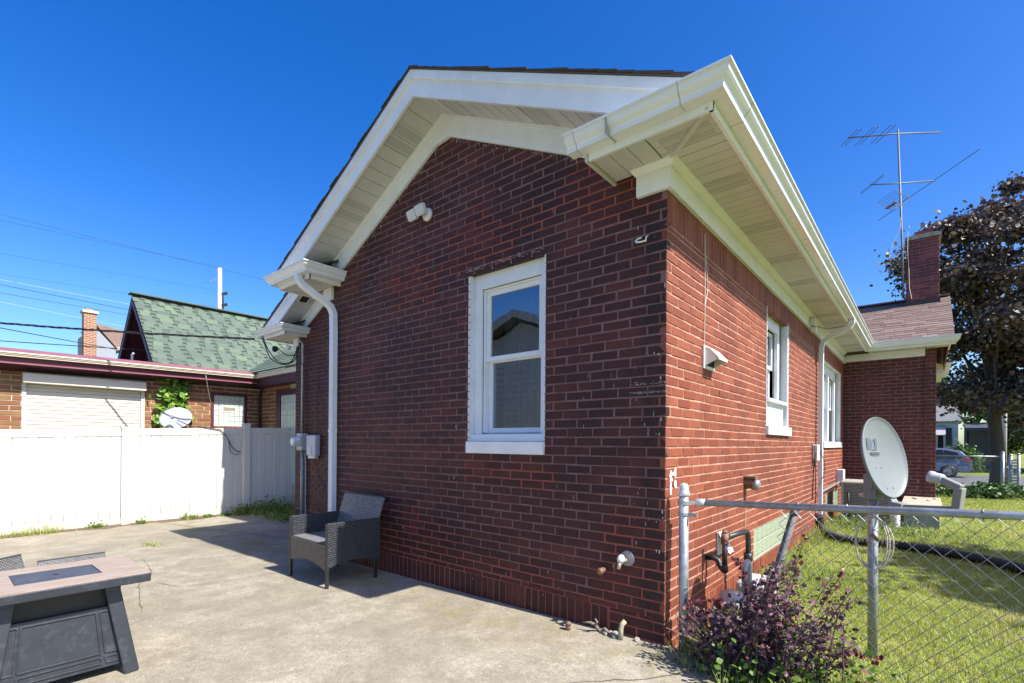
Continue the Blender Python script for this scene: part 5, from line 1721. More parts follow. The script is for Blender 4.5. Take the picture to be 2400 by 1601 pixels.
def vinyl_post(parent, y, h):
    b = MB(); b.box((FX - .06, y - .06, gf - .1), (FX + .06, y + .06, h)); b.build('post', M['vinyl'], parent, bevel=.006)
    b = MB(); b.prism([(FX - .068, y - .068, h), (FX + .068, y - .068, h), (FX + .068, y + .068, h), (FX - .068, y + .068, h)], (0, 0, .03)); b.build('post_cap', M['vinyl'], parent, bevel=.008)


vf = thing('vinyl_fence', 'white vinyl privacy fence across the left side of the patio', 'fence', (FX, -1, gf))
vinyl_post(vf, -.93, FT(-.93) + .0)
vinyl_post(vf, -3.45, FT(-3.45))
vinyl_panel(vf, -3.39, -.99)
vinyl_panel(vf, -.87, .90)
gate = thing('vinyl_gate', 'shaded grey-white vinyl gate with its post next to the electric meter', 'gate', (FX, 1.4, gf))
vinyl_post(gate, .98, FT(1.0) + .06)
vinyl_panel(gate, 1.05, 2.25)

b = MB()
r_ = random.Random(6)
pts = [(FX + .03, -4 + i * .06, PZ(FX) + .001) for i in range(84)]
wv = [.12 + .09 * math.sin(i * .31) + .05 * math.sin(i * .83 + 1) + r_.uniform(0, .03) for i in range(84)]
b.add([(x, y, z + .02) for x, y, z in pts] + [(x + max(.03, w_), y, PZ(x + w_) + .003) for (x, y, z), w_ in zip(pts, wv)], [(i, 84 + i, 85 + i, i + 1) for i in range(83)])
tag(b.build('soil_strip', M['soil']), kind='structure')

# loose cable lying over the fence top
t = thing('slack_cable', 'slack black cable drooping over the white fence near the gate', 'cable', (FX + .05, .4, 1.2))
pts = [(-9.55, -.02, 1.70), (-9.2, .1, 1.58), (FX + .04, .22, FT(.2) + .02), (FX + .045, .5, FT(.5) - .03), (FX + .05, .62, 1.38), (FX + .05, .70, 1.2), (FX + .05, .78, 1.12), (FX + .045, .86, 1.1)]
b = MB(); b.tube(pts, .008, 6); b.tube([(FX + .05, .64, 1.34), (FX + .055, .68, 1.1), (FX + .055, .76, 1.05), (FX + .05, .84, 1.06)], .006, 6); b.build('strand', M['cable'], t, True)

# ================================================================ NEIGHBOURING BUILDING ON THE LEFT
NX = -10.5
nb = thing('neighbour_building', 'tan brick building with maroon trim and green shingle roof behind the white fence', 'building', (-12, 0, -.1))
NP = []
NH = [(-2.03, -.32, 1.0, 2.44), (.90, 1.58, 1.60, 2.33)]
b = MB()
for a, c, e, g in holed_sheet(-7, 1.9, -.2, 2.75, NH): b.add([(NX - .008, a, e), (NX - .008, c, e), (NX - .008, c, g), (NX - .008, a, g)], [(0, 1, 2, 3)])
lw = b.build('lit_wall', M['mortar_tan'], nb)
JT = .013
brick_field(NP, lw, lambda u: V(NX, u, 0), (0, 1, 0), (1, 0, 0), -6.5, 1.9, 1.0, 2.47, 0, NH, co=.0855, bl=.25)
b = MB(); b.add([(NX, 1.9 + .008, -.2), (-8.2, 1.9 + .008, -.2), (-8.2, 1.908, 2.8), (NX, 1.908, 2.8)], [(0, 1, 2, 3)])
sw = b.build('shaded_wall', M['mortar_tan'], nb)
brick_field(NP, sw, lambda u: V(u, 1.9, 0), (1, 0, 0), (0, -1, 0), NX + .004, -9.05, 1.2, 2.6, 0, co=.0855, bl=.25)
lay_bricks(NP, [M['brick_tan']], lw, 290)
JT = .0105
# roller shutter
b = MB(); b.box((NX + .0, -2.03, 2.27), (NX + .17, -.31, 2.44)); sh = b.build('shutter_box', M['shutter'], nb, bevel=.012)
b = MB(); b.box((NX - .03, -2.02, 1.0), (NX - .02, -.33, 2.3)); b.build('shutter_back', M['shutter'], sh)
for i in range(19):
    z = 1.06 + i * .064
    b = MB(); b.prism([(NX - .02, -1.97, z), (NX - .004, -1.97, z + .004), (NX - .002, -1.97, z + .03), (NX - .006, -1.97, z + .052), (NX - .02, -1.97, z + .058)], (0, 1.60, 0)); b.build('slat', M['shutter'], sh)
for p_, q_ in ((-2.03, -1.975), (-.365, -.31)):
    b = MB(); b.box((NX - .02, p_, 1.0), (NX + .03, q_, 2.27)); b.build('guide_rail', M['shutter'], sh)
# glass-block window with a small hopper
b = MB(); b.box((NX - .06, .90, 1.6), (NX - .05, 1.58, 2.33)); gw = b.build('glass_block_window', simple('grout_pale', (.72, .74, .66), .8), nb)
for i in range(6):
    for j in range(6):
        if i in (2, 3) and j == 3 or (i == 1 and j == 3 and False): continue
        a, e = .93 + i * .105, 1.63 + j * .112
        b = MB(); b.box((NX - .05, a + .004, e + .004), (NX - .022, a + .101, e + .108)); b.build('glass_block', M['glassblock'], gw, bevel=.006)
b = MB(); b.box((NX - .045, 1.09, 1.945), (NX - .012, 1.40, 2.08)); b.build('hopper_frame', M['white'], gw)
b = MB(); b.box((NX - .02, 1.12, 1.97), (NX - .008, 1.37, 2.055)); b.build('hopper_pane', simple('hopper_tan', (.28, .25, .18), .4), gw)
b = MB(); b.box((NX - .03, .87, 1.57), (NX + .012, .93, 2.36)); b.box((NX - .03, 1.56, 1.57), (NX + .012, 1.61, 2.36)); b.box((NX - .03, .93, 2.31), (NX + .012, 1.56, 2.36)); b.box((NX - .03, .85, 1.56), (NX + .035, 1.63, 1.605)); b.build('maroon_frame', M['maroon'], gw)
# maroon door and side light in the shaded wall
b = MB(); b.box((-9.62, 1.86, .0), (-9.42, 1.90, 2.42)); b.box((-9.42, 1.865, 2.30), (-8.6, 1.90, 2.42)); b.build('door_frame', M['maroondark'], nb)
b = MB(); b.box((-9.42, 1.885, .4), (-8.7, 1.90, 2.30)); sl2 = b.build('side_light', simple('grout_dim', (.5, .55, .55), .8), nb)
for i in range(5):
    for j in range(12):
        b = MB(); b.box((-9.40 + i * .14 + .005, 1.87, .6 + j * .14 + .005), (-9.40 + i * .14 + .135, 1.89, .6 + j * .14 + .135)); b.build('glass_block', M['glassblock'], sl2)
b = MB(); b.box((-9.16, 1.855, 1.42), (-8.98, 1.868, 1.60)); b.build('light_box', M['white'], sl2)
# eave: maroon soffit, fascia, cream gutter, pink metal edge
ZN = lambda y: .009 * y
def nrun(x0, x1, z0, z1, mat, name, ya=-7.0, yb=2.02):
    b = MB(); b.prism([(x1, ya, z0 + ZN(ya)), (x1, yb, z0 + ZN(yb)), (x1, yb, z1 + ZN(yb)), (x1, ya, z1 + ZN(ya))], (x0 - x1, 0, 0)); return b.build(name, mat, nb)
b = MB(); b.prism([(NX - .2, -7, 2.44 + ZN(-7)), (NX - .2, 2.02, 2.44 + ZN(2)), (-10.14, 2.02, 2.575 + ZN(2)), (-10.14, -7, 2.575 + ZN(-7))], (0, 0, .02)); b.build('soffit', M['maroondark'], nb)
nrun(-10.17, -10.12, 2.575, 2.70, M['maroon'], 'fascia')
nrun(-10.125, -10.10, 2.568, 2.585, M['pink'], 'drip_edge')
b = MB()
for z0_, z1_, xo in ((2.68, 2.705, -10.05), (2.707, 2.728, -10.035), (2.730, 2.752, -10.02)):
    b.prism([(xo, -7, z0_ + ZN(-7)), (xo, 2.03, z0_ + ZN(2)), (xo, 2.03, z1_ + ZN(2)), (xo, -7, z1_ + ZN(-7))], (-.08, 0, 0))
b.build('gutter', M['cream'], nb)
b = MB(); b.prism([(-10.02, -7, 2.754 + ZN(-7)), (-10.02, 2.04, 2.754 + ZN(2)), (-10.3, 2.04, 2.83 + ZN(2)), (-10.3, -7, 2.83 + ZN(-7))], (0, 0, .012)); b.build('roof_edge', M['pink'], nb)
b = MB(); b.box((-20, -7, 2.70), (-10.28, 2.0, 2.80)); b.build('flat_roof', simple('flat_roof_felt', (.12, .07, .08), .9), nb)
b = MB(); b.prism([(NX + .4, 1.62, 2.70), (-8.2, 1.62, 2.70), (-8.2, 1.62, 2.80), (NX + .4, 1.62, 2.80)], (0, .06, 0)); b.build('wing_gutter', M['cream'], nb)
b = MB(); b.box((NX + .3, 1.68, 2.52), (-8.2, 1.9, 2.70)); b.build('wing_soffit', M['maroondark'], nb)
b = MB(); b.tube([(-10.2, 1.86, 2.62), (-10.35, 1.87, 2.5), (-10.46, 1.88, 2.35), (-10.46, 1.88, -.1)], .035, 8); b.build('downspout', M['maroondark'], nb, True)
b = MB(); b.tube([(-10.09, .62, 2.80), (-10.08, .64, 2.60), (-10.25, .74, 2.35), (-10.45, .86, 2.1)], .006, 5); b.build('hanging_wire', M['whitecable'], nb)
# steep green gable roof
RX, RZN, RY0, GS, GE = -14.0, 4.97, .25, 1.04, -12.05
def gslope(x): return RZN - (x - RX) * GS
b = MB(); b.prism([(RX, RY0, RZN), (GE, RY0 - .0, gslope(GE)), (GE, 9, gslope(GE)), (RX, 9, RZN)], (0, 0, -.06)); b.prism([(RX, RY0, RZN), (RX, 9, RZN), (2 * RX - GE, 9, gslope(GE)), (2 * RX - GE, RY0, gslope(GE))], (0, 0, -.06))
gr = b.build('green_roof', M['shinglegreen'], nb)
shing = []
SA = math.atan(GS); sq = math.sqrt(1 + GS ** 2)
row = 0
s_ = 0.0
tot = (GE - RX) * sq
gm = [shingle_mesh(l, .19, .004, M['shinglegreen']) for l in (.14, .2, .28)]
gtop = []
while s_ < tot - .05:
    xx = RX + s_ / sq
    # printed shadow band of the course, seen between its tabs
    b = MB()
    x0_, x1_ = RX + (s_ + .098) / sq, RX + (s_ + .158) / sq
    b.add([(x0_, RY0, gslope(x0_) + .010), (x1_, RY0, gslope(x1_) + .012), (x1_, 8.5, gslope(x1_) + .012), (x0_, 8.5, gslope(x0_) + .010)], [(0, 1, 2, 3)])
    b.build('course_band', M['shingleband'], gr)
    u = RY0 - .03 + random.uniform(0, .2)
    while u < 7.5:
        l = random.choice((0, 1, 2)); L = (.14, .2, .28)[l]
        gtop.append((V(xx + .075, u + L / 2, 0), l, u, L, s_))
        u += L + random.choice((.10, .13, .16))
    s_ += .145
def place_g(item, me):
    p, l, u, L, s_ = item
    o = bpy.data.objects.new('shingle', me); COL.objects.link(o); adopt(o, gr)
    x_ = RX + (s_ + .155) / sq
    # local x along +Y, local y up the slope (-X)
    ux = V(0, 1, 0); uy = V(-1 / sq, 0, GS / sq); uz = V(GS / sq, 0, 1 / sq)
    uz2 = (uz - uy * .03).normalized(); uy2 = uz2.cross(ux)
    if uy2.z < 0: uy2 = -uy2
    q = V(x_, p.y, gslope(x_) + .014)
    o.matrix_basis = Matrix(((ux.x, uy2.x, uz2.x, q.x), (ux.y, uy2.y, uz2.y, q.y), (ux.z, uy2.z, uz2.z, q.z), (0, 0, 0, 1)))
nrm = V(GS / sq, 0, 1 / sq)
gtop.sort(key=lambda it: -view_size(V(it[0].x, it[0].y, gslope(it[0].x)), nrm, it[3]))
for it in gtop[:295]: place_g(it, gm[it[1]])
vs, fs = [], []
for p, l, u, L, s_ in gtop[295:]:
    n0 = len(vs)
    for ds, h in ((.155, .021), (-.03, .010)):
        x_ = RX + (s_ + ds) / sq
        for yy in (p.y - L / 2, p.y + L / 2):
            q = V(x_, yy, gslope(x_)); vs.append(tuple(q + nrm * h))
    for yy in (p.y - L / 2, p.y + L / 2):
        x_ = RX + (s_ + .155) / sq; vs.append((x_, yy, gslope(x_)))
    fs += [(n0, n0 + 1, n0 + 3, n0 + 2), (n0, n0 + 4, n0 + 5, n0 + 1)]
if vs: tag(np_mesh('shingles', np.array(vs), np.array(fs), M['shinglegreen'], gr, RNG.random(len(fs) // 2).repeat(2)), kind='stuff')
b = MB(); b.bar((RX, RY0 - .05, RZN + .02), (RX, 9, RZN + .02), .3, .03); b.build('ridge_cap', M['shinglegreen'], gr)
b = MB()   # dark gable end, recessed, with rake boards
b.add([(RX, RY0 + .55, RZN - .1), (GE - .1, RY0 + .55, 2.7), (2 * RX - GE + .1, RY0 + .55, 2.7)], [(0, 2, 1)]); b.build('gable_wall', M['maroondark'], nb)
b = MB()
for sx in (1, -1):
    b.prism([(RX, RY0, RZN - .04), (RX + sx * (GE - RX), RY0, gslope(GE) - .04), (RX + sx * (GE - RX), RY0, gslope(GE) - .26), (RX, RY0, RZN - .26)], (0, .05, 0))
    b.prism([(RX, RY0, RZN - .07), (RX + sx * (GE - RX), RY0, gslope(GE) - .07), (RX + sx * (GE - RX), RY0, gslope(GE) - .1), (RX, RY0, RZN - .1)], (0, .56, 0))
b.build('rake_board', M['maroondark'], nb)
b = MB()
for k in range(10): b.box((-13.4, RY0 + .53, 2.9 + k * .09), (-13.1 + .1, RY0 + .55, 2.96 + k * .09))
b.build('gable_louvre', M['maroondark'], nb)
# wing roof slope facing the camera
b = MB(); b.prism([(NX - .2, 1.58, 2.80), (-7.9, 1.58, 2.80), (-7.9, 5.0, 4.9), (-13, 5.0, 4.9)], (0, 0, .03)); wr = b.build('wing_roof', M['shinglegreen'], nb)
k = 0
ws = math.atan(2.1 / 3.42)
for i in range(9):
    yy = 1.56 + i * .13
    u = NX - .25 - i * .1 + (.15 if i % 2 else 0)
    while u < -8.3:
        me = random.choice(gm); L = me.vertices[1].co.x * 2
        o = bpy.data.objects.new('shingle', me); COL.objects.link(o); adopt(o, wr)
        o.location = (u + L / 2, yy, 2.80 + (yy - 1.58) * .614 + .035); o.rotation_euler = (ws - .05, 0, 0)
        u += L + .01
# roof-top pieces
t = thing('roof_vent_cap', 'white round vent cap on the flat roof left of the green gable', 'vent', (-12.2, -.6, 2.8))
b = MB(); b.lathe([(.0, 0), (.09, 0), (.09, .16), (.1, .17), (.1, .21), (0, .22)], (-12.2, -.78, 2.8), (0, 0, 1), 16); b.build('cap', M['plasticwhite'], t, True)
t = thing('roof_duct', 'grey-green metal duct lying on the flat roof under the gable', 'duct', (-11.6, -.2, 2.8))
b = MB(); b.tube([(-11.9, -.22, 2.88), (-11.55, .0, 2.9), (-11.45, .06, 2.9)], .09, 12); b.build('duct', M['dishgrey'], t, True)
b = MB(); b.tube([(-11.9, -.2, 2.8), (-11.9, -.2, 3.16), (-11.86, -.18, 3.2)], .025, 8); b.build('vent_stack', M['galv'], t, True)

# vine climbing the neighbour's wall, and the dish in front of it
def leaves(name, pts, size, mat, parent, seed=1, up=.3, shape='diamond', attr=None, nrm=None):
    r = np.random.default_rng(seed)
    n = len(pts)
    sz = size * r.uniform(.4, 1.4, (n, 1))
    d = r.normal(size=(n, 3)); d[:, 2] += up
    if nrm is not None: d = d * .55 + np.array(nrm)
    d /= np.linalg.norm(d, axis=1, keepdims=True)
    a = np.cross(d, r.normal(size=(n, 3))); a /= np.linalg.norm(a, axis=1, keepdims=True)
    c = np.cross(d, a)
    if shape == 'diamond':
        v = np.stack([pts - a * sz, pts + c * sz * .5, pts + a * sz, pts - c * sz * .5], 1).reshape(-1, 3)
        f = np.arange(n * 4).reshape(n, 4)
    else:   # broad lobed leaf: 6-gon
        ks = [(-1, 0), (-.35, .62), (.3, .75), (1, 0), (.3, -.75), (-.35, -.62)]
        v = np.stack([pts + a * sz * x + c * sz * y + d * sz * (.12 if abs(y) > .3 else 0) for x, y in ks], 1).reshape(-1, 3)
        f = np.arange(n * 6).reshape(n, 6)
    at_ = r.random(n) if attr is None else attr
    return np_mesh(name, v, f, mat, parent, at_)


vine = thing('climbing_vine', 'bright green vine climbing the tan brick wall under the maroon eave', 'vine', (-10.4, .1, 1.0))
pts = []
r = np.random.default_rng(3)
for k in range(520):
    z = r.uniform(1.2, 2.62)
    if r.random() < .65: y = .03 + .13 * math.sin(z * 3) * .4 + r.normal() * .09 + (z - 1.9) * .05
    else:
        z = r.uniform(1.75, 2.6); y = .32 + r.normal() * .06
    if 2.05 < z < 2.4 and r.random() < .5: y = r.uniform(-.05, .38)
    pts.append((NX + .05 + abs(r.normal()) * .07, y, z))
leaves('foliage', np.array(pts), .055, M['vine'], vine, 4, .4, 'broad', None, (.7, -.3, .4))
b = MB(); b.tube([(NX + .03, .05, -.1), (NX + .03, .02, 1.0), (NX + .04, .08, 1.8), (NX + .03, .05, 2.55)], .01, 6); b.tube([(NX + .04, .08, 1.9), (NX + .04, .3, 2.2), (NX + .04, .33, 2.5)], .006, 6); b.build('stem', M['stem'], vine)

nd_ = thing('rear_satellite_dish', 'pale satellite dish tilted back behind the white fence below the vine', 'satellite dish', (-9.6, -.02, 1.2))
dn = V(.70, -.50, .50).normalized(); ds_ = V(0, 0, 1).cross(dn).normalized(); dt_ = dn.cross(ds_)
dc2 = V(-9.6, -.03, 1.74)
vs = [dc2 - dn * .04]; NA = 36; NR = 6
for i in range(1, NR + 1):
    for k in range(NA):
        a = 2 * math.pi * k / NA; rho = i / NR
        vs.append(dc2 + ds_ * (.27 * rho * math.cos(a)) + dt_ * (.24 * rho * math.sin(a)) + dn * (.04 * (rho * rho - 1)))
fr = [(0, 1 + k, 1 + (k + 1) % NA) for k in range(NA)] + [(1 + (i - 1) * NA + k, 1 + i * NA + k, 1 + i * NA + (k + 1) % NA, 1 + (i - 1) * NA + (k + 1) % NA) for i in range(1, NR) for k in range(NA)]
b = MB(); b.add(vs, fr); o = b.build('reflector', simple('pale_dish', (.36, .38, .40), .5), nd_, True)
so_ = o.modifiers.new('thick', 'SOLIDIFY'); so_.thickness = .012
b = MB(); b.tube([dc2 - dn * .06, (-9.7, .0, 1.3), (-9.7, .0, -.1)], .022, 8); b.build('mast', M['galv'], nd_, True)
b = MB(); b.bar(dc2 - dt_ * .22, dc2 + dn * .26 - dt_ * .18 + V(.12, -.02, -.12), .03, .03); b.build('feed_arm', M['dishgrey'], nd_)
b = MB(); b.lathe([(0, 0), (.035, 0), (.03, .07), (0, .075)], dc2 + dn * .2 - dt_ * .1, -dn + dt_ * .3, 12); b.build('feed_horn', M['dishgrey'], nd_)

# ================================================================ FAR LEFT BACKGROUND
fb = thing('grey_gabled_house', 'grey gabled house with brown roof peeping over the flat roof at the left', 'house', (-34, 4, 0))
b = MB(); b.prism([(-35, 3.16, 0), (-35, 4.10, 0), (-35, 4.10, 6.62), (-35, 3.16, 7.72)], (-5, 0, 0)); b.build('wall', simple('grey_siding', (.26, .28, .33), .7, var=.05), fb)
b = MB(); b.prism([(-35.05, 3.14, 7.98), (-35.05, 4.75, 7.72), (-35.05, 4.75, 6.78), (-35.05, 4.14, 6.72)], (-4, 0, 0)); b.build('roof', simple('brown_roof', (.22, .145, .125), .9, var=.15, scale=3), fb)
b = MB(); b.box((-35.0, 4.12, 6.55), (-34.8, 5.2, 6.72)); b.build('gutter', M['white'], fb)
ch = thing('brick_chimney', 'tall orange brick chimney with pale cap standing above the flat roof at the left', 'chimney', (-27.4, 1.6, 0))
b = MB(); b.box((-27.62, 1.42, 0), (-27.2, 1.86, 6.95))
mch, nt, bb = base('chimney_brickwork', .85)
tc = pos(nt)
sep = nd(nt, 'SeparateXYZ', None, {0: tc})
vec = nd(nt, 'CombineXYZ', None, {0: ma(nt, 'ADD', sep.outputs[0], sep.outputs[1]), 1: sep.outputs[2], 2: 0.0}).outputs[0]
brk = nd(nt, 'TexBrick', None, {'Vector': vec, 'Color1': (.25, .075, .035, 1), 'Color2': (.30, .125, .05, 1), 'Mortar': (.38, .32, .25, 1), 'Scale': 1.0, 'Mortar Size': .012, 'Brick Width': .22, 'Row Height': .08})
nt.links.new(brk.outputs[0], bb.inputs['Base Color'])
b.build('stack', mch, ch)
b = MB(); b.box((-27.68, 1.36, 6.95), (-27.14, 1.92, 7.06)); b.build('cap', M['walk'], ch)
b = MB(); b.box((-27.5, 1.52, 7.06), (-27.32, 1.76, 7.16)); b.build('flue', simple('flue_orange', (.45, .2, .1), .8), ch)

up_ = thing('utility_pole', 'weathered wooden utility pole rising behind the green roof', 'utility pole', (-37.1, 10.4, 0))
b = MB(); b.tube([(-37.1, 10.4, -.5), (-37.14, 10.35, 13.55)], [.19, .13], 12); b.build('pole', M['woodpole'], up_, True)
b = MB(); b.bar((-37.1, 10.2, 13.35), (-37.1, 10.0, 13.3), .06, .06); b.build('insulator', M['steel'], up_)
for z in (11.7, 10.9):
    b = MB(); b.bar((-37.0, 10.45, z), (-36.85, 10.75, z + .12), .1, .18); b.build('bracket', M['dark'], up_)
b = MB(); b.tube([(-37.0, 10.5, 11.6), (-36.98, 10.52, 10.9), (-37.0, 10.5, 10.3)], .05, 6); b.build('riser', M['dark'], up_)
b = MB(); b.tube([(-37.1, 10.25, 12.9), (-37.2, 9.7, 12.4), (-37.3, 9.6, 12.35)], .02, 5); b.build('bracket_arm', M['steel'], up_)


def wire(name, label, a, c, r, sag, n=24, mat='cable'):
    a, c = V(a), V(c)
    a2 = a - (c - a) * .6
    pts = [a2.lerp(c, i / n) - V(0, 0, sag * 4 * (i / n) * (1 - i / n)) for i in range(n + 1)]
    b = MB(); b.tube(pts, r, 5, False)
    o = b.build(name, M[mat], None, True)
    return tag(o, label, 'wire', 'overhead wires at the left')


wl = [((-31.91, -3.39, 11.5), (-37.14, 10.34, 13.63), .006, .05, 'cable', 'topmost thin overhead wire reaching the top of the utility pole'),
      ((-31.9, -3.38, 9.91), (-37.14, 10.35, 11.96), .006, .05, 'cable', 'second-highest overhead wire, ending at the middle of the utility pole'),
      ((-31.95, -3.38, 8.99), (-37.01, 10.45, 10.72), .006, .04, 'cable', 'third overhead wire, just above the tip of the green gable'),
      ((-32.52, -3.38, 9.0), (-36.0, 9.99, 9.54), .007, .04, 'whitecable', 'pale overhead wire meeting the green gable near its tip'),
      ((-28.41, -3.35, 7.9), (-31.61, 8.45, 8.21), .012, .05, 'cable', 'thicker dark overhead wire just below the pale one'),
      ((-28.41, -3.35, 7.52), (-31.61, 8.45, 8.01), .009, .05, 'cable', 'dark overhead wire crossing above the orange chimney top'),
      ((-28.4, -3.35, 7.26), (-31.61, 8.46, 7.1), .006, .05, 'whitecable', 'faint pale overhead wire behind the orange chimney cap'),
      ((-17.56, -3.25, 4.43), (-25.98, 2.74, 5.26), .014, .03, 'cable', 'dark overhead wire passing low in front of the orange chimney'),
      ((-16.75, -3.24, 3.75), (-12.62, 2.98, 3.61), .011, .03, 'cable', 'lowest overhead wire crossing the green roof above the pink edge')]
for a, c, r_w, sg_, mt, lb in wl: wire('overhead_wire', lb, a, c, r_w, sg_, mat=mt)
wire('overhead_wire', 'thin wire running on to the right from the utility pole top', (-37.14, 10.34, 13.6), (-37.4, 30, 13.9), .011, .1)
# twisted service drop to the lower-left eave
a, c = V(-14.6, -5.1, 3.78), V(-7.72, .62, 3.10)
n = 60
b = MB()
for ph in (0, 2.1, 4.2):
    pts = []
    for i in range(n + 1):
        tt = i / n
        p = a.lerp(c, tt) - V(0, 0, .35 * 4 * tt * (1 - tt) * .25)
        pts.append(p + V(.012 * math.cos(i * 1.1 + ph), 0, .014 * math.sin(i * 1.1 + ph)))
    b.tube(pts, .009 if ph else .007, 5, False)
tag(b.build('service_drop', M['cable'], None, True), 'thick twisted service cable crossing the green roof to the lower-left eave', 'cable')

# ================================================================ PLANTS
def blades(name, xy, zf, hgt, wid, mat, parent=None, seed=2, lean=.35):
    r = np.random.default_rng(seed)
    n = len(xy)
    p = np.column_stack([xy, zf])
    a = r.uniform(0, 2 * np.pi, n)
    h = hgt * r.uniform(.5, 1.25, n)
    wd = wid * r.uniform(.7, 1.3, n)
    dx, dy = np.cos(a), np.sin(a)
    ln = h * lean * r.uniform(-1, 1.6, n)
    b0 = p + np.column_stack([-dy * wd, dx * wd, np.zeros(n) - .004])
    b1 = p + np.column_stack([dy * wd, -dx * wd, np.zeros(n) - .004])
    tip = p + np.column_stack([dx * ln, dy * ln, h])
    v = np.stack([b0, b1, tip], 1).reshape(-1, 3)
    return np_mesh(name, v, np.arange(n * 3).reshape(n, 3), mat, parent, r.random(n))


def gzv(xy): return np.array([gz(x, y) for x, y in xy])


def in_yard(xy):
    x, y = xy[:, 0], xy[:, 1]
    ok = (x > .04) & ~((y > 8.85) & (x < 1.45)) & ~((x > .15) & (x < .95) & (y > 6.95) & (y < 7.7)) & ~((x > .97) & (x < 1.5) & (y > 7.1))
    ok &= (y > .06) | (x > 1.25 + 0 * y) | ((y > -.9) & (x > .35 - y * .9))
    return ok


r = np.random.default_rng(8)
parts = []
for n, (xa, xb, ya, yb) in ((52000, (.04, 3.2, -.6, 3.0)), (46000, (.04, 5.2, 3.0, 7.5)), (34000, (.04, 8.0, 7.5, 15.0)), (16000, (1.5, 14.0, 15.0, 24.0))):
    q = np.column_stack([r.uniform(xa, xb, n), r.uniform(ya, yb, n)])
    parts.append(q[in_yard(q)])
xy = np.concatenate(parts)
# bare and dry patches
pat = np.sin(xy[:, 0] * 2.3 + 1) * np.sin(xy[:, 1] * 1.7) + .5 * np.sin(xy[:, 0] * 5.1 + xy[:, 1] * 3.3)
xy = xy[(pat < 1.0) | (r.random(len(xy)) < .3)]
cl = np.sin(xy[:, 0] * 7.3 + 2 * np.sin(xy[:, 1] * 3.1)) * np.sin(xy[:, 1] * 6.1 + 1.3 * np.sin(xy[:, 0] * 4.7))
hg = (np.where(xy[:, 1] < 15, .036, .05) * (1 + .55 * cl) + .04 * np.exp(-((xy[:, 1] - .12) / .08) ** 2)) + .05 * np.exp(-((xy[:, 0] - .1) / .12) ** 2)
g = blades('grass', xy, gzv(xy), hg, .0026 + .0011 * np.clip(xy[:, 1] / 4, 0, 4), M['blade'], None, 21, .8)
patch = .5 + .3 * np.sin(xy[:, 0] * 1.9 + 1.5 * np.sin(xy[:, 1] * .9)) * np.cos(xy[:, 1] * 1.3) + .18 * cl
g.data.attributes['rnd'].data.foreach_set('value', np.clip(patch + .35 * (RNG.random(len(xy)) - .5), 0, 1).astype(np.float32))
tag(g, 'short sunlit lawn grass in the right-hand yard', 'grass', kind='stuff')


def weed(loc, n, rad, h, label, leafy=True, seed=1, mat='weed'):
    t = thing('weed_clump', label, 'weed', loc, 'weeds along the fence and wall')
    r = np.random.default_rng(seed)
    xy = np.column_stack([loc[0] + r.normal(size=n) * rad[0], loc[1] + r.normal(size=n) * rad[1]])
    bl_ = blades('blades', xy, np.full(n, loc[2]), h, .004, M['blade'], t, seed, .9)
    tag(bl_, kind='stuff')
    if leafy:
        m = n
        p = np.column_stack([loc[0] + r.normal(size=m) * rad[0], loc[1] + r.normal(size=m) * rad[1], loc[2] + np.abs(r.normal(size=m)) * h * .6])
        tag(leaves('leaves', p, .017, M[mat], t, seed, .8, 'broad'), kind='stuff')
    return t


fz = PZ(FX) + .0
weed((FX + .13, -2.05, fz), 240, (.05, .22), .13, 'grassy weed tuft at the foot of the white fence, far left', False, 31)
weed((FX + .10, -2.35, fz), 90, (.05, .15), .09, 'small grass tuft at the fence foot by the picture edge', False, 32)
weed((FX + .10, -1.32, fz), 110, (.03, .06), .08, 'low leafy weed by the fence just left of its post', True, 33)
weed((FX + .10, -.72, fz), 60, (.03, .03), .08, 'tiny weed sprig right of the fence post', True, 34)
weed((FX + .12, -.02, fz), 150, (.04, .07), .09, 'round leafy weed at the middle of the right fence panel', True, 35)
weed((FX + .12, .28, fz), 100, (.03, .06), .05, 'flat pale weed patch beside the round leafy weed', True, 36)
weed((FX + .12, .58, fz), 80, (.03, .05), .04, 'small weed under the right end of the white fence panel', True, 37)
weed((FX + .16, .92, fz), 420, (.09, .14), .16, 'bushy green weeds at the foot of the gate post', True, 38)
weed((FX + .25, 1.35, fz), 600, (.16, .22), .22, 'shaded tall weeds in front of the vinyl gate', True, 39)
weed((-7.55, 1.02, PZ(-7.5)), 420, (.35, .10), .12, 'shaded weeds at the house corner below the meter', True, 40)
weed((-6.55, -1.15, PZ(-6.5)), 160, (.10, .05), .035, 'flat grass tuft growing in the patio crack', False, 41)
weed((.20, .02, 0), 260, (.05, .05), .11, 'bright grass tuft at the foot of the corner fence post', False, 42)
weed((.95, 6.2, 0), 380, (.35, .22), .15, 'tall weeds in front of the ribbed vent pipe', True, 43)
weed((.40, 6.45, 0), 420, (.25, .18), .17, 'tall weeds before the air-conditioner', True, 44)
weed((.12, 5.0, 0), 300, (.05, .5), .16, 'weeds along the foot of the sunlit wall', False, 45)
weed((1.55, .18, 0), 420, (.35, .10), .16, 'long grass tangled in the bottom of the chain-link mesh', False, 46)
weed((.85, -.28, 0), 380, (.25, .10), .12, 'green ground plants under the front of the purple shrub', True, 47)
# fine dry stalks by the fence
t = thing('dry_stalk', 'tall thin dry grass stalks against the white fence', 'weed', (FX + .12, -2.0, fz), 'weeds along the fence and wall')
b = MB()
for k in range(9):
    y = -2.05 + random.uniform(-.12, .12); l = random.uniform(.25, .5)
    b.tube([(FX + .12, y, fz), (FX + .13, y + .08, fz + l * .7), (FX + .14, y + .08 + .25 * l, fz + l)], .0016, 4)
b.build('stalk', simple('dry_straw', (.42, .40, .24), .8), t)

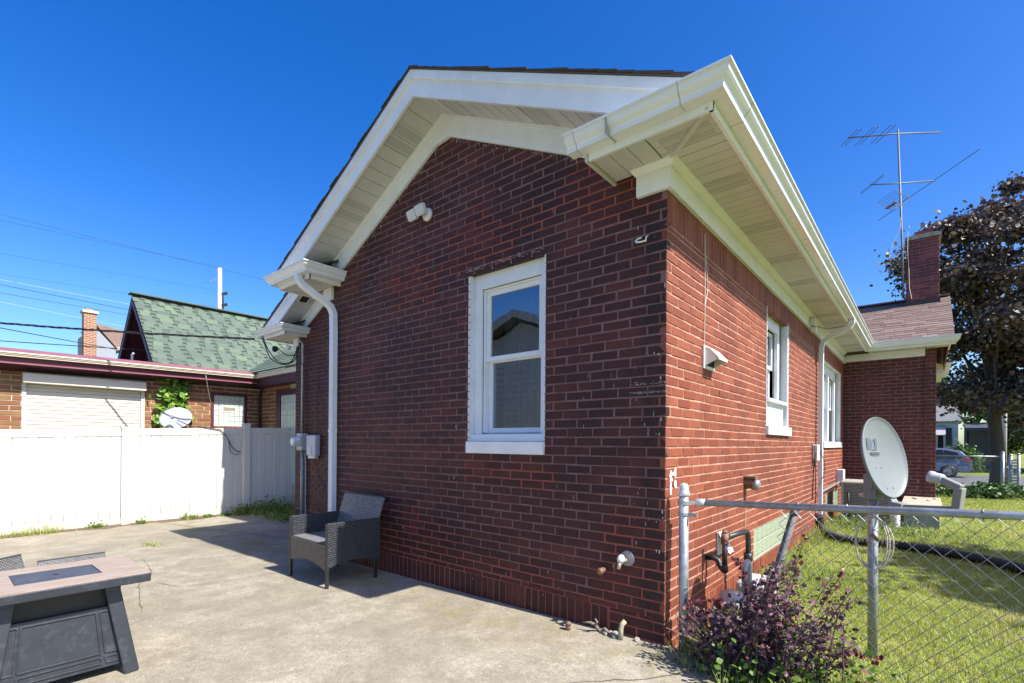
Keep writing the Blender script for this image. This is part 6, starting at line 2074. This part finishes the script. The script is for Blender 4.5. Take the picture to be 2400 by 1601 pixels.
# purple barberry shrub by the corner post
bush = thing('purple_barberry', 'dark purple-leaved barberry shrub spreading in front of the chain-link fence', 'shrub', (.58, -.08, 0))
r = np.random.default_rng(17)
stems, lp, tp = MB(), [], []
for k in range(105):
    az = r.uniform(0, 2 * np.pi)
    sp_ = abs(r.normal()) * .5 + .1
    bx0 = V(.60 + r.normal() * .13, -.12 + r.normal() * .06, 0)
    L = r.uniform(.4, .86)
    dirx, diry = math.cos(az) * sp_ * 1.0, math.sin(az) * sp_ * .5
    tipz = L * (1 - .5 * min(1, sp_)) * .93
    if math.cos(az) < -.2: tipz *= .85
    ex = min(1.02, max(.16, bx0.x + dirx * L))
    end = V(ex, min(.25, max(-.42, bx0.y + diry * L)), max(.08, min(.30 + .40 * sstep(.30, .75, ex) - .25 * sstep(.95, 1.2, ex), tipz)))
    mid = bx0.lerp(end, .5) + V(0, 0, (.04 + .09 * sstep(.3, .7, ex)) * L)
    pts = []
    for i in range(9):
        u = i / 8
        pts.append(bx0 * (1 - u) ** 2 + mid * (2 * u * (1 - u)) + end * u * u)
    stems.tube(pts, [.004 * (1 - .8 * i / 8) + .0012 for i in range(9)], 4, False)
    n = int(r.uniform(22, 58) * L)
    for i in range(n):
        u = r.uniform(.15, 1.0)
        p = bx0 * (1 - u) ** 2 + mid * (2 * u * (1 - u)) + end * u * u
        q = p + V(r.normal() * .02, r.normal() * .02, r.normal() * .02)
        (tp if (u > .86 and r.random() < .8 and (k % 3 == 0)) else lp).append(tuple(q))
        if r.random() < .9: lp.append((q.x + r.normal() * .028, q.y + r.normal() * .028, q.z + r.normal() * .028))
for bx1, end in (((.45, -.02, .25), (.115, -.05, .30)), ((.45, .0, .35), (.17, -.02, .33)), ((.55, .05, .4), (.36, .05, .70)), ((.7, .05, .4), (.78, .05, .80)), ((.85, 0, .4), (.98, -.02, .66)), ((.85, -.05, .2), (1.15, -.08, .26)), ((.5, .05, .35), (.42, .1, .62))):
    bx1, end = V(bx1), V(end)
    stems.tube([bx1, bx1.lerp(end, .5) + V(0, 0, .03), end], [.003, .0024, .001], 4, False)
    for i in range(46):
        u = r.uniform(.1, 1)
        q = bx1.lerp(end, u) + V(r.normal() * .012, r.normal() * .012, .03 * 4 * u * (1 - u) * .6 + r.normal() * .012)
        tp.append(tuple(q))
stems.build('stems', M['stem'], bush)
gl_ = np.column_stack([.75 + r.normal(size=850) * .2, -.16 + r.normal(size=850) * .1, np.abs(r.normal(size=850)) * .13])
tag(leaves('green_undergrowth', gl_, .016, M['weed'], bush, 9, .8, 'broad'), kind='stuff')
tag(leaves('foliage', np.array(lp), .0135, M['barberry'], bush, 5, .6, 'broad'), kind='stuff')
tag(leaves('red_tips', np.array(tp), .013, M['barberrytip'], bush, 6, .4, 'broad'), kind='stuff')


def tree(name, label, base_, h, crown, nleaf, size, mat, seed, trunk_r=.2, nclump=60, lean=(0, 0), group=None, shape='broad', barkm='bark', cr=.55):
    """trunk with limbs; crown of clumped leaves. crown = (cx,cy,cz,rx,ry,rz)"""
    t = thing(name, label, 'tree', base_, group)
    r = np.random.default_rng(seed)
    bx, by, bz = base_
    cx, cy, cz, rx, ry, rz = crown
    tb = MB()
    trunk = [V(bx + lean[0] * u, by + lean[1] * u, bz - .1 + (cz - bz) * u) + V(r.normal() * .05, r.normal() * .05, 0) * (u > 0) for u in np.linspace(0, 1, 8)]
    tb.tube(trunk, [trunk_r * (1.35 if i == 0 else 1 - .09 * i) for i in range(8)], 10)
    clumps = []
    while len(clumps) < nclump:
        p = r.uniform(-1, 1, 3)
        d = np.linalg.norm(p)
        if d > 1 or d < .35: continue
        clumps.append(np.array([cx + p[0] * rx, cy + p[1] * ry, cz + p[2] * rz]))
    for c in clumps[::2]:
        k = int(r.integers(3, 8)); s0 = trunk[k]
        e = V(c)
        m = s0.lerp(e, .5) + V(0, 0, .12 * (e - s0).length)
        tb.tube([s0, m, e], [trunk_r * .3, trunk_r * .16, .02], 6, False)
    tb.build('trunk', M[barkm], t, True)
    per = nleaf // nclump
    P = []
    for c in clumps:
        rad = cr * r.uniform(.6, 1.25)
        q = r.normal(size=(per, 3)) * np.array([rad, rad, rad * .62]) * .62
        P.append(c + q)
    P = np.concatenate(P)
    leaves('crown', P, size, M[mat], t, seed + 1, .5, shape)
    return t


tree('purple_maple', 'tall dark purple-leaved maple with forked trunk behind the chimney at the right', (3.3, 21.4, -.35), 11, (4.1, 21.6, 6.4, 4.0, 3.2, 4.5), 60000, .072, 'maple', 51, .24, 168, (-.3, -.3), cr=.58)
GT = 'green trees across the street'
tree('green_tree', 'bright green tree behind the blue-grey car across the street', (7.2, 62, -.5), 6, (7.0, 62, 3.8, 2.6, 2.0, 3.2), 5200, .16, 'greenleaf', 61, .2, 40, group=GT, cr=.8)
tree('green_tree', 'dark green tree beside the trunk of the purple maple across the street', (8.6, 54, -.5), 8, (8.6, 54, 4.6, 2.6, 2.4, 3.6), 6500, .17, 'greenleaf', 62, .22, 48, group=GT, cr=.9)
tree('green_tree', 'large green tree at the right picture edge across the street', (11.8, 52, -.5), 9, (11.6, 52, 5.2, 3.0, 2.6, 3.8), 6500, .17, 'greenleaf', 63, .22, 48, group=GT, cr=.9)
tree('green_tree', 'distant green tree rising behind the far pale house', (1.5, 66, -.5), 10, (1.5, 66, 5.5, 4.0, 3, 4.0), 5200, .2, 'greenleaf', 64, .25, 44, group=GT, cr=1.0)
tree('shade_tree', 'leafy tree out of frame at the right that shades the lawn edge', (6.6, 4.3, 0), 6, (6.6, 4.3, 4.6, 1.5, 1.5, 1.2), 5000, .09, 'greenleaf', 66, .14, 36, cr=.5)
# low shrubs and ivy
def shrub(name, label, c, rad, n, size, mat, seed, nc=14):
    t = thing(name, label, 'shrub', (c[0], c[1], c[2] - rad[2]))
    r = np.random.default_rng(seed)
    P = []
    for k in range(nc):
        p = r.normal(size=3) * .5
        ctr = np.array(c) + p * np.array(rad)
        P.append(ctr + r.normal(size=(n // nc, 3)) * np.array(rad) * .33)
    P = np.concatenate(P); P[:, 2] = np.maximum(P[:, 2], c[2] - rad[2])
    leaves('foliage', P, size, M[mat], t, seed, .7, 'broad')
    b = MB()
    for k in range(5): b.tube([(c[0] + r.normal() * .05, c[1], c[2] - rad[2]), (c[0] + r.normal() * rad[0] * .4, c[1] + r.normal() * rad[1] * .3, c[2] + rad[2] * .4)], .012, 5)
    b.build('stem', M['stem'], t)
    return t


shrub('ivy_patch', 'low dark ivy patch around the back gate post', (2.55, 16.2, .02), (.75, .8, .22), 2600, .045, 'hedge', 71)
shrub('ivy_patch', 'dark ivy patch under the back chain-link fence beside the bay', (1.75, 17.2, -.05), (.4, .7, .18), 1200, .045, 'hedge', 74)
shrub('clipped_bush', 'yellow-green clipped bush behind the car across the street', (3.7, 43, .35), (.45, .5, .75), 1000, .08, 'weed', 72)
shrub('clipped_bush', 'dark rounded bush beside the far dark porch', (2.9, 45, .5), (.5, .5, .9), 1000, .08, 'hedge', 73)

# ================================================================ BACK FENCE, CAR, FAR HOUSES
bf = thing('back_fence', 'distant chain-link fence crossing the yard behind the bay wall', 'fence', (2.4, 18.9, -.2))
BZ = .99
b = MB(); b.tube([(1.45, 18.6, BZ), (3.08, 18.6, BZ)], .025, 8); b.build('top_rail', M['galv'], bf, True)
b = MB()
r_ = random.Random(2)
x = 1.42
while x < 3.10:
    for sgn in (1, -1): b.tube([(x, 18.62, BZ + .03), (x + sgn * 1.12, 18.62, BZ - 1.12)], .0042, 3, False) if (1.3 < x + sgn * 1.12 < 3.3 or True) else None
    x += .075
k = b.build('wire_mesh', M['galv'], bf); tag(k, kind='stuff')
gp = [(3.13, 18.6, .045, 1.10), (3.29, 18.4, .05, 1.02), (3.44, 18.2, .04, 1.06)]
for i, (x, y, rr_, zt_) in enumerate(gp):
    b = MB(); b.tube([(x, y, -.45), (x, y, zt_)], rr_, 10); b.lathe([(rr_ * 1.1, 0), (rr_ * 1.1, .03), (0, .06)], (x, y, zt_), (0, 0, 1), 10); b.build('post', M['galv'], bf, True)
b = MB()
for k in range(14): b.box((3.31, 18.35, -.3 + k * .09), (3.42, 18.37, -.25 + k * .09))
b.build('gate_slat', M['galv'], bf)


def car(loc, rz):
    t = lthing('parked_car', 'blue-grey estate car seen from the rear side beyond the back fence', 'car', loc, rz)
    paint = simple('blue_grey_car_paint', (.17, .20, .30), .25, .4, var=.03)
    # side outline, x forward (front at -), rear at +2.3
    out = [(-2.3, .35), (-2.32, .75), (-2.1, .92), (-1.2, 1.02), (-.45, 1.52), (.2, 1.66), (1.2, 1.66), (1.9, 1.52), (2.25, 1.12), (2.36, .95), (2.36, .5), (2.25, .32)]
    nW = len(out)
    vs = []
    for s, ins in ((-.92, 0), (.92, 0)):
        for x, z in out:
            tw = .0 if z < 1.0 else .2 * (z - 1.0) / .66
            vs.append((x, s - math.copysign(tw, s), z))
    b = MB(); b.add(vs, [tuple(range(nW))[::-1], tuple(range(nW, 2 * nW))] + [(i, (i + 1) % nW, nW + (i + 1) % nW, nW + i) for i in range(nW)])
    body = b.build('body', paint, t, bevel=.05)
    gl = simple('dark_car_glass', (.02, .022, .028), .06, 0)
    for s in (-1, 1):
        for nm, pl in (('front_window', [(-.95, 1.08), (-.35, 1.48), (.3, 1.58), (.3, 1.08)]), ('rear_window', [(.38, 1.08), (.38, 1.58), (1.1, 1.58), (1.15, 1.08)]), ('quarter_window', [(1.22, 1.08), (1.18, 1.57), (1.7, 1.45), (1.95, 1.12)])):
            pts = [(x, s * (.935 - .2 * (z - 1.0) / .66), z) for x, z in pl]
            b = MB(); b.prism(pts, (0, s * -.012, 0)); b.build(nm, gl, t)
        b = MB(); b.prism([(1.98, s * .93, .98), (2.3, s * .925, .96), (2.27, s * .90, 1.12), (2.05, s * .90, 1.1)], (.0, s * -.03, 0)); b.build('tail_light', simple('tail_red_%d' % s, (.5, .012, .03), .2), t)
        for x in (-1.4, 1.35):
            c = V(x, s * .86, .34)
            b = MB(); b.lathe([(.2, -.1), (.34, -.1), (.35, -.05), (.35, .05), (.34, .1), (.2, .1)], c, (0, s, 0), 28); wh = b.build('wheel', M['black'], t, True)
            b = MB(); b.lathe([(0, .06), (.05, .06), (.05, .085), (0, .09)], c, (0, s, 0), 12)
            for q in range(10):
                a = q * math.pi / 5
                b.bar(c + V(0, s * .08, 0), c + V(.235 * math.cos(a), s * .085, .235 * math.sin(a)), .035, .02, (0, 1, 0))
            b.lathe([(.225, .06), (.245, .06), (.245, .1), (.225, .1)], c, (0, s, 0), 24)
            b.build('rim', simple('alloy_%d_%d' % (s, int(x)), (.55, .55, .57), .3, .8), wh)
            b = MB(); b.lathe([(0, -.06), (.40, -.06), (.40, .062), (0, .062)], c - V(0, s * .0, 0), (0, s, 0), 28); b.build('wheel_arch', M['dark'], t)
    b = MB(); b.box((2.3, -.8, .3), (2.42, .8, .5)); b.build('bumper', M['black'], t, bevel=.03)
    b = MB(); b.prism([(2.245, -.66, 1.12), (2.245, .66, 1.12), (1.93, .6, 1.5), (1.93, -.6, 1.5)], (.012, 0, .01)); b.build('tailgate_glass', gl, t)
    for y_ in (-.62, .62):
        b = MB(); b.bar((.3, y_, 1.69), (1.6, y_, 1.66), .03, .04); b.build('roof_rail', M['steel'], t)
    return t


car((.85, 35.6, -.495), math.radians(6))
fh = thing('pale_blue_house', 'pale blue clapboard house with grey roof and dark shutter across the street', 'house', (0, 55, -.5))
b = MB(); b.box((-9, 53, -.5), (3.35, 60, 3.4)); b.build('wall', simple('pale_blue_siding', (.55, .62, .70), .7, var=.04), fh)
for k in range(25):
    b = MB(); b.box((-3, 52.97, -.4 + k * .15), (3.36, 53.0, -.27 + k * .15)); b.build('clapboard', simple('clapboard_%d' % k, (.55, .62, .70), .7, var=.04) if k == 0 else bpy.data.materials['clapboard_0'], fh)
b = MB(); b.prism([(-9.4, 52.6, 3.3), (3.55, 52.6, 3.3), (3.4, 55.6, 5.0), (-9.4, 55.6, 5.0)], (0, 0, .12)); b.build('roof', M['roofgrey'], fh)
b = MB(); b.prism([(-9, 55.5, 4.3), (3.3, 55.5, 4.3), (3.3, 55.5, 7), (-9, 55.5, 7)], (0, 1, 0)); b.build('upper_wall', M['white'], fh)
b = MB(); b.box((1.5, 52.9, 1.0), (2.5, 53.0, 2.7)); wn_ = b.build('window', M['white'], fh)
b = MB(); b.box((1.58, 52.88, 1.1), (1.96, 52.9, 2.6)); b.build('pane', M['dark'], wn_)
b = MB(); b.box((2.04, 52.88, 1.1), (2.42, 52.9, 2.6)); b.build('pane', M['dark'], wn_)
b = MB(); b.box((2.58, 52.88, 1.3), (2.95, 52.96, 2.85)); b.build('shutter', simple('navy_shutter', (.03, .035, .045), .5), fh)
b = MB(); b.prism([(1.2, 52.95, 3.05), (2.55, 52.95, 3.05), (2.55, 52.2, 2.2), (1.2, 52.2, 2.2)], (0, 0, .06)); b.build('awning', simple('grey_awning', (.42, .42, .42), .6), fh)
b = MB(); b.box((2.2, 55.45, 5.1), (2.8, 55.5, 6.3)); b.build('upper_window', M['dark'], fh)
fp = thing('dark_porch', 'dark roofed porch attached to a shaded house beyond the car', 'porch', (4.6, 50, -.5))
b = MB(); b.prism([(3.65, 49.6, 2.5), (5.3, 49.6, 2.5), (5.3, 49.6, 2.75), (3.65, 49.6, 2.75)], (0, 2.5, .4)); b.build('roof', simple('dark_porch_roof', (.06, .065, .075), .7), fp)
for x in (3.75, 5.15):
    b = MB(); b.box((x, 49.7, -.5), (x + .12, 49.82, 2.5)); b.build('post', M['dark'], fp)
b = MB(); b.box((3.7, 52.2, -.5), (5.3, 52.6, 3.2)); b.build('wall', simple('porch_shade', (.12, .12, .12), .8), fp)
bh = thing('brown_brick_house', 'brown brick house with white corner pipe at the right picture edge', 'house', (9, 44, -.5))
b = MB(); b.box((7.3, 44, -.5), (16, 50, 3.6)); b.build('wall', simple('brown_brickwork', (.24, .13, .075), .9, var=.25, scale=8), bh)
b = MB(); b.prism([(6.9, 43.5, 3.5), (16.4, 43.5, 3.5), (16.4, 47, 5.8), (6.9, 47, 5.8)], (0, 0, .15)); b.build('roof', M['roofgrey'], bh)
b = MB(); b.tube([(8.05, 43.9, -.5), (8.05, 43.9, 3.4)], .06, 8); b.build('downpipe', M['white'], bh, True)
b = MB(); b.box((7.55, 43.9, -.3), (7.85, 44, 1.6)); b.build('door', M['dark'], bh)
fpole = thing('street_pole', 'thin grey street pole behind the maple trunk', 'pole', (5.0, 40, -.5))
b = MB(); b.tube([(5.0, 40, -.5), (5.0, 40, 7)], .13, 8); b.build('pole', M['woodpole'], fpole, True)

# garage behind the camera, seen mirrored in the rear window
gg = thing('garage', 'dark grey clapboard garage with a gabled roof mirrored in the rear window', 'garage', (-8.7, -10, 0))
gyw = -9.0
b = MB(); b.add([(-11.6, gyw, -.2), (-5.8, gyw, -.2), (-5.8, gyw, 4.0), (-8.7, gyw, 5.2), (-11.6, gyw, 4.0)], [(0, 1, 2, 3, 4)]); b.box((-11.6, -15, -.2), (-5.8, gyw - .02, 4.0)); b.build('wall', simple('garage_siding', (.48, .50, .46), .7, var=.05), gg)
bm = bpy.data.materials['garage_siding']
for k in range(24):
    z = .0 + k * .2
    hw = 2.9 if z < 4.0 else 2.9 * (5.2 - z) / 1.2
    if hw < .2: break
    b = MB(); b.prism([(-8.7 - hw, gyw + .005, z), (-8.7 - hw, gyw + .03, z), (-8.7 - hw, gyw + .008, z + .19), (-8.7 - hw, gyw + .005, z + .19)], (2 * hw, 0, 0)); b.build('clapboard', bm, gg)
b = MB()
for sx in (1, -1): b.prism([(-8.7, gyw + .45, 5.55), (-8.7 + sx * 3.5, gyw + .45, 4.12), (-8.7 + sx * 3.5, gyw + .45, 3.94), (-8.7, gyw + .45, 5.35)], (0, -6.6, 0))
b.build('roof', simple('garage_roof', (.10, .10, .10), .8), gg)
b = MB()
for sx in (1, -1): b.prism([(-8.7, gyw + .48, 5.56), (-8.7 + sx * 3.5, gyw + .48, 4.13), (-8.7 + sx * 3.5, gyw + .48, 3.90), (-8.7, gyw + .48, 5.30)], (0, -.02, 0))
b.build('rake_board', simple('garage_trim', (.35, .36, .36), .6), gg)
